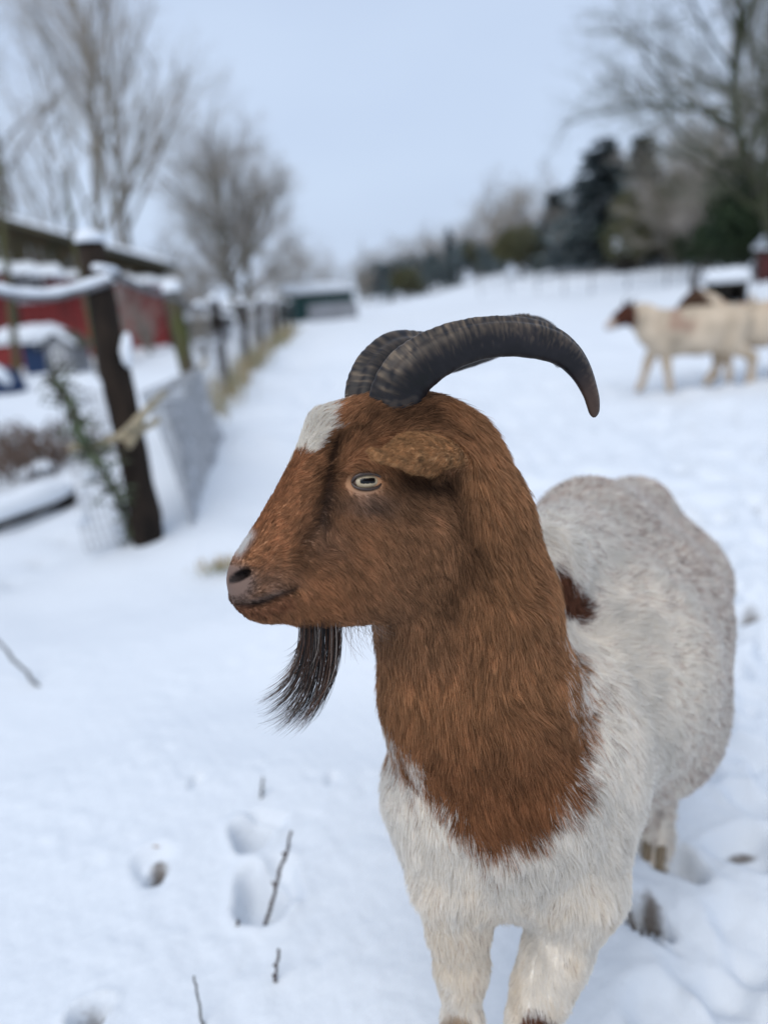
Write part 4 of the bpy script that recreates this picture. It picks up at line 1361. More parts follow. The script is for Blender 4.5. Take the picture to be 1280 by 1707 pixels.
def build_goat_field():
    fd = Field((-0.26, 0.50, -0.06), (0.72, 1.86, 1.10), 0.0033)
    lo = HO - 0.24; hi = HO + 0.24
    s, X, Y, Z = fd.sub(lo, hi)
    shp = X.shape
    p = np.stack([X.ravel() - HO[0], Y.ravel() - HO[1], Z.ravel() - HO[2]], 1)
    A, B, S = p @ H_A, p @ H_B, p @ H_LAT
    g = 0.0022
    a0, b0 = -0.21, -0.19
    na, nb = int(0.42 / g), int(0.38 / g)
    GA, GB = np.meshgrid(a0 + g * np.arange(na), b0 + g * np.arange(nb), indexing='ij')
    ab = np.stack([GA.ravel(), GB.ravel()], 1)
    sd2 = poly_sd(ab, OUT_AB).reshape(na, nb)
    W = head_width(ab).reshape(na, nb)

    def samp(G):
        u = np.clip((A - a0) / g, 0, na - 1.001); v = np.clip((B - b0) / g, 0, nb - 1.001)
        i = u.astype(int); j = v.astype(int); u -= i; v -= j
        return G[i, j] * (1 - u) * (1 - v) + G[i + 1, j] * u * (1 - v) + G[i, j + 1] * (1 - u) * v + G[i + 1, j + 1] * u * v
    d2 = samp(sd2); w = samp(W)
    R = np.clip(w * 1.0, 0.012, 0.05)
    q = np.where(d2 < 0, 1 - np.clip(-d2 / R, 0, 1), 1 + d2 / R)
    e = 2.3
    rr = ((np.abs(S) / w) ** e + np.abs(q) ** e) ** (1 / e)
    d = (rr - 1) * np.minimum(w, R)
    fd.merge(s, d.reshape(shp).astype(np.float32), 0)

    for fl in (0, 1):                               # nostrils: a comma-shaped slot
        for nx, ny, nr_, s0 in ((381, 968, .0022, .010), (388, 966, .0030, .012), (395, 963, .0036, .013), (402, 959, .0042, .013), (409, 955, .0044, .013), (414, 952, .0040, .014)):
            a_, b_ = Hp(nx, ny, s0), Hp(nx, ny, .060)
            if fl: a_, b_ = flip_head(a_), flip_head(b_)
            fd.cone(a_, b_, nr_, nr_, .003, carve=True)

    def px(p, d, r):
        return P(p[0], p[1], d), r * d / FPX
    # neck
    ch = [((718, 795), .885, 118), ((742, 880), .90, 132), ((774, 1010), .92, 141), ((796, 1150), .95, 151), ((820, 1260), .98, 160)]
    pr = [px(*c) for c in ch]
    fd.chain([a for a, _ in pr], [b for _, b in pr], .030)
    # throat joins jaw and neck
    # chest, shoulders
    C, r = px((848, 1325), 1.03, 180)
    fd.cone(C, C + [0.001, 0.001, 0], r, r, .05)
    C1, r1 = px((955, 1330), 1.04, 88); C2, r2 = px((950, 1470), .985, 74)
    fd.cone(C1, C2, r1, r2, .05)
    C1, r1 = px((742, 1330), .99, 84); C2, r2 = px((757, 1460), .965, 58)
    fd.cone(C1, C2, r1, r2, .05)
    # barrel
    B0, B1, B2, B3 = P(905, 1200, 1.10), P(978, 1112, 1.25), P(1022, 1040, 1.42), P(1046, 955, 1.64)
    fd.chain([B0, B1, B2, B3], [.150, .184, .186, .152], .06)
    Cb = P(1046, 1178, 1.33)
    fd.cone(Cb, P(1040, 1130, 1.48), .158, .145, .05)
    # withers and spine
    fd.chain([P(900, 940, 1.06), P(980, 885, 1.35), P(1045, 855, 1.62)], [.06, .072, .062], .08)
    fd.cone(P(968, 852, 1.56), P(972, 862, 1.62), .034, .034, .05)
    fd.cone(P(1070, 842, 1.60), P(1082, 866, 1.68), .034, .034, .06)
    ax = B3 - B0; ax[2] = 0; ax /= np.linalg.norm(ax)
    sl = np.array([ax[1], -ax[0], 0])            # to the right of the picture: the goat's left
    # front legs: (pixel, depth, radius px)
    feet = []
    for leg, tail in (([((962, 1480), .985, 69), ((926, 1590), .985, 46), ((902, 1650), .985, 39), ((884, 1700), .985, 34)], 0.0),
                      ([((754, 1470), .965, 54), ((764, 1545), .975, 42), ((769, 1610), .985, 35), ((770, 1700), .99, 28)], 0.0)):
        pr = [px(*c) for c in leg]
        fd.chain([a for a, _ in pr], [b for _, b in pr], .027)
        kn, rk = pr[-1]
        c1 = kn + [0.0, 0.012, -0.10]; c2 = np.array([kn[0] + .004, kn[1] + .012, 0.085]); c3 = np.array([kn[0] + .002, kn[1] - .012, 0.035])
        fd.chain([kn, c1, c2, c3], [rk, .022, .022, .024], .015)
        feet.append(c3)
    # hind legs
    hf = ground_at(1092, 1418) - [0, 0, .045]
    hip = B3 + [0, 0, -0.02] + sl * 0.085
    for k in (0, 1):
        off = -sl * 0.20 * k
        f = hf + off + ax * 0.05 * k
        hock = f + [0, 0, 0.27] + ax * 0.06
        stf = hip + off * 0.75 - ax * 0.10 + [0, 0, -0.20]
        fd.chain([hip + off * 0.85, stf], [.12, .085], .05)
        fd.chain([stf, hock], [.075, .036], .035)
        fd.chain([hock, f + [0, 0, .07] + ax * .01, f + [0, 0, .03] - ax * .015], [.034, .025, .027], .02)
        feet.append(f + [0, 0, .03] - ax * .015)
    # tail
    tb = B3 + ax * 0.15 + [0, 0, 0.06]
    fd.chain([tb, tb + ax * 0.05 + [0, 0, 0.0], tb + ax * 0.07 + [0, 0, -0.09]], [.03, .028, .012], .03)
    # ears
    wd = 0.60 * H_B + 0.80 * H_LAT                # from the upper edge to the drooping lower edge
    nr = -0.80 * H_B + 0.60 * H_LAT
    ear = [Hp(750, 752, .048), Hp(718, 747, .074), Hp(694, 746, .089), Hp(666, 752, .097), Hp(639, 755, .099)]
    rim = [Hp(742, 780, .050), Hp(720, 785, .080), Hp(690, 781, .102), Hp(658, 770, .107), Hp(633, 764, .105), Hp(620, 753, .099)]
    for fl in (0, 1):
        pts, rm = ear, rim
        n_ = nr
        if fl:
            pts = [flip_head(p) + H_A * (.004 + .016 * i) + H_B * (-.004 * i) for i, p in enumerate(pts)]
            rm = [flip_head(p) + H_A * (.004 + .016 * i * .8) + H_B * (-.004 * i * .8) for i, p in enumerate(rm)]
            n_ = nr - 2 * (nr @ H_LAT) * H_LAT
        fd.chain(pts, [.027, .0275, .0205, .0085, .0070], .006, flat=(n_, 0.32))
        fd.chain(rm, [.005, .0052, .0048, .0042, .0042, .0042], .005)
    return fd, feet, (B0, B3, ax, sl)


fd, FEET, (GB0, GB3, G_AX, G_SL) = build_goat_field()
GV, GQ = fd.surface()
GV = laplace(GV, GQ, 2, 0.45)
del fd
# ------------------------------------------------------------------ its coat
from mathutils.bvhtree import BVHTree
G_BVH = BVHTree.FromPolygons(GV.tolist(), GQ.tolist())


def hit(px, py):
    d = ray(px, py); d = d / np.linalg.norm(d)
    r = G_BVH.ray_cast(Vector(CO), Vector(d))
    return (np.array(r[0]), np.array(r[1])) if r[0] is not None else (None, None)


NECK = np.array([P(600, 850, .83), P(718, 795, .885), P(742, 880, .90), P(776, 1010, .92), P(803, 1150, .95), P(826, 1260, .98), P(826, 1400, .93)])


def seg_dist(p, line):
    best = np.full(len(p), 1e9)
    for i in range(len(line) - 1):
        a, e = line[i], line[i + 1] - line[i]
        w = p - a
        t = np.clip((w @ e) / (e @ e), 0, 1)
        best = np.minimum(best, np.linalg.norm(w - t[:, None] * e, axis=1))
    return best


def pxs(p):
    v = p - CO; z = v @ CF
    return np.stack([CX + FPX * (v @ CR) / z, CY + FPX * (v @ CD) / z], 1), z


BROWN = catmull([(300, 500), (860, 500), (900, 760), (940, 900), (962, 990), (956, 1085), (968, 1180), (975, 1240), (962, 1296), (945, 1345), (890, 1385), (832, 1418), (792, 1402), (748, 1350), (700, 1298),
                 (662, 1250), (630, 1185), (560, 1150), (300, 1100)], 4)
BLAZE = catmull([(490, 650), (566, 668), (562, 700), (548, 728), (524, 746), (508, 758), (500, 768), (470, 770)], 4)
w20, w60, w8 = Waves(3, .05), Waves(5, .16), Waves(9, .018)


def ell(q, cx, cy, a, b, ang=0.0):
    v = q - np.array([cx, cy]); c, s = math.cos(ang), math.sin(ang)
    return np.sqrt(((v[:, 0] * c + v[:, 1] * s) / a) ** 2 + ((-v[:, 0] * s + v[:, 1] * c) / b) ** 2)


def coat(p, r=None):
    """Colour of the coat at points p; r (0..1 per strand) picks single hairs where two colours mingle, None gives the mean."""
    q, z = pxs(p)
    n1, n2, n3 = w20(p), w60(p), w8(p)
    A = (p - HO) @ H_A; B = (p - HO) @ H_B; S = (p - HO) @ H_LAT
    near = S > -0.01
    one = np.ones(len(p))
    r1 = 0.5 * one if r is None else r
    dn = seg_dist(p, NECK)
    # white of chest and flank, with brown hairs mingled in towards the back
    white = np.array([.97, .925, .855]) * np.clip(.95 + .03 * n1 + .04 * n2, .82, 1.0)[:, None]
    cream = smooth(1380, 1600, q[:, 1]) * smooth(-.2, 1.4, n2 + .6 * n1) * .3
    white = white * (1 - cream[:, None]) + cream[:, None] * np.array([.68, .57, .41])
    roan = .03 + .40 * smooth(1.00, 1.34, z) + .06 * n1 + .05 * n2
    roan = np.where(q[:, 1] > 1250, roan * (1 - .8 * smooth(1250, 1420, q[:, 1])), roan)
    roan = np.clip(roan, 0, .6)
    rcol = np.array([.54, .44, .385])
    if r is None:
        c = white * (1 - roan[:, None]) + rcol * roan[:, None]
    else:
        c = np.where((r1 < roan)[:, None], rcol * (.7 + .6 * ((r1 * 37) % 1))[:, None], white)
    # brown
    br = np.array([.475, .250, .125]) * (1 + .05 * n1 + .04 * n2 + .05 * n3)[:, None]
    red = smooth(1120, 1330, q[:, 1])[:, None]
    br = br * (1 - .55 * red) + .55 * red * np.array([.29, .110, .046])
    head = smooth(.13, .07, A) * smooth(.20, .15, B)
    ckm = (head * smooth(-.06, .02, A) * smooth(-.06, -.01, B))[:, None]
    face = head[:, None] * (np.array([.92, .88, .88]) * (1 - ckm) + ckm * np.array([.84, .86, .92])) + (1 - head[:, None])
    br = br * face
    # face markings, and shade painted into creases and under the ear
    dk = np.zeros(len(p))
    ab = np.stack([A, B], 1)

    def gro(line, s, w):
        l = np.array([Hab(x, y, s) for x, y in line])
        return np.exp(-(line_d(ab, l) / w) ** 2 / 2)
    dk = np.maximum(dk, .95 * gro([(562, 738), (553, 770), (550, 800)], .040, .0050)); dk = np.maximum(dk, .95 * gro([(551, 800), (549, 835), (543, 870)], .040, .0080))  # tear groove: dark fur and the shade between bridge and cheek, both painted
    dk = np.maximum(dk, .60 * gro([(545, 862), (525, 905), (500, 940)], .032, .009))  # shade running on below the tear groove, painted in
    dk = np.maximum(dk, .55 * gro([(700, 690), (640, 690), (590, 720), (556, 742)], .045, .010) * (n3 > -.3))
    dk = np.maximum(dk, .93 * gro([(384, 1006), (410, 1010), (440, 1003), (470, 990), (488, 983)], .024, .0029))
    dk = np.maximum(dk, .5 * gro([(742, 800), (752, 850), (764, 900), (760, 950), (735, 1005)], .045, .010))  # shade in the fold between cheek and neck, as colour
    dk = np.maximum(dk, .8 * gro([(668, 792), (705, 802), (742, 806)], .055, .010) * (np.abs(S) < .075))  # shadow below the ear, put into the coat colour
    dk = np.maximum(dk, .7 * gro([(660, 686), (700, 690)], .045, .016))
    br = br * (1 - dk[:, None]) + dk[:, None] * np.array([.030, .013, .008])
    mid = gro([(500, 742), (450, 838), (400, 915)], .0, .016) * smooth(.028, .012, np.abs(S))
    br = br * (1 - .45 * mid[:, None]) + .45 * mid[:, None] * np.array([.24, .085, .034])
    pale = np.maximum(.75 * np.exp(-(((ab - Hab(612, 835, .056)) / np.array([.026, .014])) ** 2).sum(1)), .55 * np.exp(-(((ab - Hab(455, 975, .03)) / np.array([.03, .016])) ** 2).sum(1)))
    pale = np.maximum(pale, .35 * np.exp(-(((ab - Hab(545, 900, .035)) / np.array([.022, .03])) ** 2).sum(1)))
    br = br * (1 - pale[:, None]) + pale[:, None] * np.array([.28, .19, .145])
    lip = .62 * gro([(400, 1020), (440, 1020), (476, 1002)], .022, .0048)
    br = br * (1 - lip[:, None]) + lip[:, None] * np.array([.15, .058, .036])
    rimc = .6 * gro([(386, 1000), (412, 1002), (440, 995), (464, 984)], .024, .0020)
    br = br * (1 - rimc[:, None]) + rimc[:, None] * np.array([.50, .38, .31])
    # nose pad
    nose = smooth(.027, .014, np.hypot(*(ab - Hab(388, 972, .01)).T))
    nose = np.maximum(nose, .6 * gro([(384, 995), (410, 1003), (440, 997)], .024, .004))
    br = br * (1 - nose[:, None]) + nose[:, None] * np.array([.17, .112, .090])
    nst = smooth(1.25, .75, ell(q, 399, 961, 22, 8.5, -0.40)) * (np.abs(S) > .006)
    br = br * (1 - .95 * nst[:, None]) + .95 * nst[:, None] * np.array([.012, .008, .008])
    nw = smooth(.020, .008, np.hypot(*(ab - Hab(404, 908, .006)).T)) * smooth(.02, .008, np.abs(S))
    br = br * (1 - nw[:, None]) + nw[:, None] * np.array([.66, .64, .62])
    bz = poly_sd(q, BLAZE)
    bf = smooth(6, -8, bz + 7 * n3 + 4 * n1) * smooth(.20, .05, A + .12) * (np.abs(S) < .04)
    bmask = (r1 < bf) if r is not None else None
    if r is None:
        br = br * (1 - bf[:, None]) + bf[:, None] * np.array([.74, .70, .64])
    else:
        br = np.where(bmask[:, None], np.array([.78, .74, .67]), br)
    # ears are a little yellower
    far = smooth(.060, .080, np.abs(S)) * (A < .16) * (B < -.02)
    br = br * (1 - far[:, None]) + far[:, None] * np.array([.45, .247, .115]) * (1 + .1 * n3)[:, None]
    sdb = poly_sd(q, BROWN)
    bm = smooth(26, -26, sdb + 5 * n3 + 7 * n1) * (dn < .185) * smooth(.02, -.01, z - np.interp(q[:, 1], [800, 1010, 1150, 1260], [.915, .965, 1.0, 1.05]))
    sp = smooth(1.25, .75, ell(q, 948, 988, 17, 56, -0.45) + .10 * n3) * (z > .93) * (z < 1.25)
    kn = smooth(1.2, .8, ell(q, 893, 1708, 30, 24, 0) + .1 * n3) * (z < 1.1)
    tan_ = .8 * smooth(1.3, .6, ell(q, 762, 1712, 26, 26, 0) + .1 * n3) * (z < 1.1)
    if r is None:
        c = c * (1 - bm[:, None]) + br * bm[:, None]
        spm = np.maximum(sp, kn)[:, None]
    else:
        c = np.where((r1 < bm)[:, None], br, c)
        spm = (r1 < np.maximum(sp, kn))[:, None] * 1.0
    c = c * (1 - spm) + spm * np.array([.22, .095, .055])
    c = c * (1 - tan_[:, None]) + tan_[:, None] * np.array([.42, .28, .15])
    return np.clip(c, .004, .96)


def comb(p, n):
    q, z = pxs(p)
    A = (p - HO) @ H_A; B = (p - HO) @ H_B; S = (p - HO) @ H_LAT
    dn = seg_dist(p, NECK)
    down = np.array([0, 0, -1.0])
    nd = np.array([.30 * CR[0] + 0, .02, -.95])
    body = .80 * G_AX + .62 * down
    wz = smooth(1340, 1480, q[:, 1])[:, None] * (z < 1.15)[:, None]
    t = np.where((z > 1.25)[:, None], body, body) * (1 - wz) + wz * np.array([.05, 0, -1.0])
    wneck = smooth(.20, .165, dn)[:, None] * smooth(1460, 1380, q[:, 1])[:, None]
    side = smooth(-60, 120, q[:, 0] - (820 + .15 * (q[:, 1] - 1000)))[:, None]
    t = t * (1 - wneck) + wneck * (down + CR * (.10 + .38 * side) * 1.0)
    cheek = .62 * H_A + .72 * H_B
    ridge = .75 * H_A - .55 * H_B
    bd = np.array([Hab(x, y, .0) for x, y in ((384, 942), (424, 880), (476, 792), (511, 712), (560, 672), (640, 655))])
    wr = smooth(.065, .030, line_d(np.stack([A, B], 1), bd))[:, None]
    hd = cheek * (1 - wr) + ridge * wr
    wh = (smooth(.105, .055, A) * smooth(.135, .110, B))[:, None]
    t = t * (1 - wh) + wh * hd
    we = (smooth(.062, .072, np.abs(S)) * (A < .12) * (B < -.02) * (A > -.05))[:, None]
    t = t * (1 - we) + we * (-H_A + .25 * H_B)
    w1, w2, w3 = Waves(21, .075, 10), Waves(22, .075, 10), Waves(23, .075, 10)
    v1, v2, v3 = Waves(24, .024, 10), Waves(25, .024, 10), Waves(26, .024, 10)
    t = t / np.linalg.norm(t, axis=1, keepdims=True)
    t = t + .15 * np.stack([w1(p), w2(p), w3(p)], 1) + .13 * np.stack([v1(p), v2(p), v3(p)], 1)
    t = t - n * (t * n).sum(1, keepdims=True)
    return t / (np.linalg.norm(t, axis=1, keepdims=True) + 1e-9)


def fur_length(p):
    q, z = pxs(p)
    A = (p - HO) @ H_A; B = (p - HO) @ H_B; S = (p - HO) @ H_LAT
    wh = smooth(.13, .04, A) * smooth(.15, .11, B)
    L = .025 * np.ones(len(p))
    L = L + .004 * smooth(1150, 1350, q[:, 1]) * (z < 1.05)
    L = np.where((z < 1.15), L * (1 - .38 * smooth(1440, 1600, q[:, 1])), L)
    Lh = .0050 + .0095 * smooth(-.16, .03, A)
    L = L * (1 - wh) + wh * Lh
    L = np.where((np.abs(S) > .066) & (A < .12) & (B < -.02), .0058, L)
    ab = np.stack([A, B], 1)
    L = L * (1 - .86 * smooth(.026, .012, np.hypot(*(ab - Hab(384, 968, .01)).T)))
    e = np.hypot(*((ab - Hab(611, 803, .056)) / np.array([1.45, 1.0])).T)
    L = L * (1 - .97 * smooth(.019, .0105, e) * (S > -1))
    return np.maximum(L, .0004)


def grow_fur(parent, material, density):
    tri = np.concatenate([GQ[:, [0, 1, 2]], GQ[:, [0, 2, 3]]])
    a, b, c = GV[tri[:, 0]], GV[tri[:, 1]], GV[tri[:, 2]]
    fn = np.cross(b - a, c - a); ar = np.linalg.norm(fn, axis=1) / 2
    cen = (a + b + c) / 3
    _, z = pxs(cen)
    view = cen - CO; view /= np.linalg.norm(view, axis=1, keepdims=True)
    fac = -((fn / (2 * ar[:, None] + 1e-12)) * view).sum(1)
    dens = density * np.where(fac > -.25, 1.0, .16) * np.clip((.86 / z) ** 1.4, .25, 1.3)
    Ab = (cen - HO) @ H_A; Bb = (cen - HO) @ H_B
    dens = dens * np.where((Ab < .11) & (Bb < .125), 1.5, 1.0)
    dens = np.where(cen[:, 2] < .0, 0, dens)
    cnt = rng.poisson(ar * dens)
    idx = np.repeat(np.arange(len(tri)), cnt)
    u, v = rng.random(len(idx)), rng.random(len(idx))
    fl = u + v > 1; u[fl], v[fl] = 1 - u[fl], 1 - v[fl]
    p = a[idx] + u[:, None] * (b - a)[idx] + v[:, None] * (c - a)[idx]
    N = vnormals(GV, GQ)
    n = N[tri[idx, 0]] * (1 - u - v)[:, None] + N[tri[idx, 1]] * u[:, None] + N[tri[idx, 2]] * v[:, None]
    n /= np.linalg.norm(n, axis=1, keepdims=True)
    L0 = fur_length(p)
    keep = L0 > .0012
    p, n, L0 = p[keep], n[keep], L0[keep]
    # hide hair under the horns
    t = comb(p, n)
    M = len(p)
    r = rng.random(M)
    L = L0 * rng.uniform(.65, 1.2, M)
    t = t + rng.normal(0, .10, (M, 3)); n = n + rng.normal(0, .06, (M, 3))
    K = 5
    us = np.linspace(0, 1, K)
    lift = (.30 + .08 * rng.normal(size=M)).clip(.15, .8)
    vec = np.zeros((M, K, 3))
    for k in range(1, K):
        um = (us[k] + us[k - 1]) / 2
        d = t * .9 + n * (lift * (1 - 1.05 * um))[:, None] + np.array([0, 0, -.12 * um])
        d /= np.linalg.norm(d, axis=1, keepdims=True)
        vec[:, k] = vec[:, k - 1] + d * (L / (K - 1))[:, None]
    # locks: tips drawn together
    nc = max(1, M // 24)
    ci = rng.choice(M, nc, replace=False)
    kd = kdtree.KDTree(nc)
    for i, j in enumerate(ci):
        kd.insert(p[j], i)
    kd.balance()
    own = np.array([kd.find(x)[1] for x in p])
    cc = ci[own]
    pull = (.38 * smooth(.008, .022, L0) + .30) * rng.uniform(.5, 1.1, M)
    dist = np.linalg.norm(p - p[cc], axis=1)
    pull = pull * (dist < .02)
    dl = (p[cc] - p)[:, None, :] + (vec[cc] - vec) * .6
    pts = p[:, None, :] + vec + dl * (pull[:, None] * us[None] ** 1.2)[:, :, None]
    rl = rng.random(nc)[own]
    r = np.where(rng.random(M) < .24, rl, r)          # hairs of one lock tend to share a colour
    cols = coat(p, r)
    lock = rng.uniform(.74, 1.22, nc)[own] * rng.uniform(.78, 1.2, M)
    cols = np.where(((cols[:, 1] < .3) & (rng.random(M) < .20))[:, None], cols * .45, cols)    # single dark hairs
    lk_ = np.where(cols[:, 1] > .45, np.clip(.95 + .18 * (lock - .97), .8, 1.0), lock)
    cols = np.clip(cols * lk_[:, None], .004, .96)
    _, zz = pxs(p)
    rad = np.array([1.0, .95, .82, .58, .15])[None] * (.00022 * np.clip(zz / .86, 1, 1.9) ** 1.2 * np.where(L0 < .014, .80, 1.0))[:, None] * rng.uniform(.8, 1.2, (M, 1))
    o = hair_object('fur', parent, pts, rad, cols, material)
    return o, M


def hair_material(name, rough=.55, spec=.25, trans=0.0):
    m = bpy.data.materials.new(name); m.use_nodes = True
    t = m.node_tree; b = t.nodes['Principled BSDF']
    at = t.nodes.new('ShaderNodeAttribute'); at.attribute_name = 'coat'; at.attribute_type = 'GEOMETRY'
    t.links.new(at.outputs['Color'], b.inputs['Base Color'])
    b.inputs['Roughness'].default_value = rough
    b.inputs['Specular IOR Level'].default_value = spec
    if trans:
        tr = t.nodes.new('ShaderNodeBsdfTranslucent'); mx = t.nodes.new('ShaderNodeMixShader'); mx.inputs[0].default_value = trans
        t.links.new(at.outputs['Color'], tr.inputs['Color'])
        t.links.new(b.outputs[0], mx.inputs[1]); t.links.new(tr.outputs[0], mx.inputs[2]); t.links.new(mx.outputs[0], t.nodes['Material Output'].inputs['Surface'])
    return m


goat = empty('goat', [float(GB0[0]), float(GB0[1]), 0.0])
tag(goat, 'brown-headed white goat with black curved horns and dark beard, close in front', 'goat')
go = parent_origin(goat)
me = np_mesh('body', GV, GQ, go)
set_color(me, 'coat', coat(GV) * .95)
M_SKIN = hair_material('skin', .75, .2)
me.materials.append(M_SKIN)
body = link_mesh('body', me, goat)
M_FUR = hair_material('fur', .60, .15, .48)
_, NF = grow_fur(body, M_FUR, float(os.environ.get('FUR', 600000)))
print('hairs', NF)

# horns
def horn(name, path, teeth=None):
    """path: (px, py, s, r px); a tapering horn with a keel along its outer curve and fine growth rings."""
    c = np.array([Hp(x, y, s) for x, y, s, r in path]); rr = np.array([r * ((Hp(x, y, s) - CO) @ CF) / FPX for x, y, s, r in path])
    cu = catmull(np.concatenate([c, rr[:, None]], 1), 40, False)
    c, rr = cu[:, :3], cu[:, 3]
    # even spacing
    dl = np.r_[0, np.cumsum(np.linalg.norm(np.diff(c, axis=0), axis=1))]
    n = 260
    tt = np.linspace(0, dl[-1], n)
    c = np.stack([np.interp(tt, dl, c[:, k]) for k in range(3)], 1); rr = np.interp(tt, dl, rr)
    tan = np.gradient(c, axis=0); tan /= np.linalg.norm(tan, axis=1, keepdims=True)
    SEG = 72
    V = []; cols = []
    ph = np.arange(SEG) * 2 * np.pi / SEG
    ring = np.cumsum(.25 + 1.3 * np.interp(np.arange(n), np.arange(0, n, 4), rng.random(len(np.arange(0, n, 4)))))
    for i in range(n):
        o = tan[i] @ H_B * H_A - tan[i] @ H_A * H_B      # turned a quarter in the head plane
        if o @ H_B > 0 and i < n // 2: o = -o
        if i >= n // 2 and o @ prev < 0: o = -o
        prev = o
        o = o - tan[i] * (o @ tan[i]); o /= np.linalg.norm(o)
        l = np.cross(tan[i], o)
        if l @ H_LAT < 0: l = -l
        u = i / (n - 1)
        w = np.abs((ph + np.pi) % (2 * np.pi) - np.pi)
        rad = rr[i] * (1 + .09 * np.exp(-(w / .28) ** 2) - .10 * np.exp(-((w - .62) / .25) ** 2))
        amp = (.0025 + .006 * np.exp(-(w / .8) ** 2)) * (1 - u) ** .5 * (1 + .6 * math.sin(ring[i] * .31) + .4 * math.sin(ring[i] * .83 + 1))
        rad = rad * (1 + amp * np.sin(ring[i] * 1.25 + .8 * np.sin(2 * ph + i * .02)) + .008 * np.sin(ring[i] * .37 + 3 * ph))
        if teeth and teeth[0] < u < teeth[1]:
            rad = rad * (1 + .10 * np.exp(-(w / .35) ** 4) * (1 if (i // 2) % 2 else 0))
        V.append(c[i] + (rad * np.cos(ph))[:, None] * o + (.74 * rad * np.sin(ph))[:, None] * l)
        cols.append(np.stack([w, np.full(SEG, u), np.full(SEG, ring[i])], 1))
    V = np.concatenate(V); K = np.concatenate(cols)
    # close the tip
    for i in range(7):
        s = slice((n - 7 + i) * SEG, (n - 6 + i) * SEG)
        f = math.sqrt(max(0, 1 - ((i + 1) / 7.2) ** 2))
        V[s] = c[n - 7 + i] + (V[s] - c[n - 7 + i]) * f
    j = np.arange(SEG); k = (j + 1) % SEG
    Q = np.concatenate([np.stack([i * SEG + j, i * SEG + k, (i + 1) * SEG + k, (i + 1) * SEG + j], 1) for i in range(n - 1)])
    w, u, rg = K[:, 0], K[:, 1], K[:, 2]
    st = Waves(31, .012)(V) * .5 + Waves(33, .045)(V)
    streak = np.sin(rg * 1.25) * .5 + .5
    st2 = .6 * Waves(32, 1.6)(np.stack([w * .7, rg * 1.1, w * 0], 1)) + .5 * Waves(36, .9)(np.stack([w * 1.6, rg * .25, w * 0], 1)) + .4 * Waves(37, .7)(np.stack([w * .35, rg * 1.3, w * 0], 1))
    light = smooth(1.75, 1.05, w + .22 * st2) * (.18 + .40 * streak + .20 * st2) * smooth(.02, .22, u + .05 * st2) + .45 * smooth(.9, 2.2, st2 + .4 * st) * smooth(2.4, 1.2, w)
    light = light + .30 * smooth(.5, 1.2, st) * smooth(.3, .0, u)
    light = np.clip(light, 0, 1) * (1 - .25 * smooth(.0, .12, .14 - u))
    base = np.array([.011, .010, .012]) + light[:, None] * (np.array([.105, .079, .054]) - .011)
    tipm = smooth(.80, .97, u)[:, None]
    base = base * (1 - tipm * .7) + tipm * .7 * np.array([.075, .045, .032])
    me = np_mesh('horn', V, Q, parent_origin(goat))
    set_color(me, 'coat', np.clip(base * (1 + .15 * st[:, None]), .008, .4))
    me.materials.append(M_HORN)
    return link_mesh('horn', me, goat)


M_HORN = hair_material('horn', .44, .22)
horn('horn', [(655, 700, .020, 42.3), (662, 662, .026, 44.2), (682, 625, .034, 43.2), (724, 593, .044, 39.6), (777, 571, .056, 35.4), (836, 562, .066, 32.7), (893, 567, .074, 31.3), (934, 583, .079, 27.1),
              (962, 610, .082, 21.6), (980, 645, .083, 15.6), (988, 672, .083, 12.4), (990, 696, .082, 8.3)])
horn('horn', [(622, 700, -.022, 40), (618, 662, -.028, 42), (632, 622, -.036, 41), (668, 592, -.048, 38), (730, 592, -.062, 34), (790, 578, -.075, 31), (845, 560, -.086, 28), (890, 552, -.094, 24),
              (918, 562, -.098, 19), (930, 585, -.100, 14), (930, 612, -.100, 9)], (.60, .80))

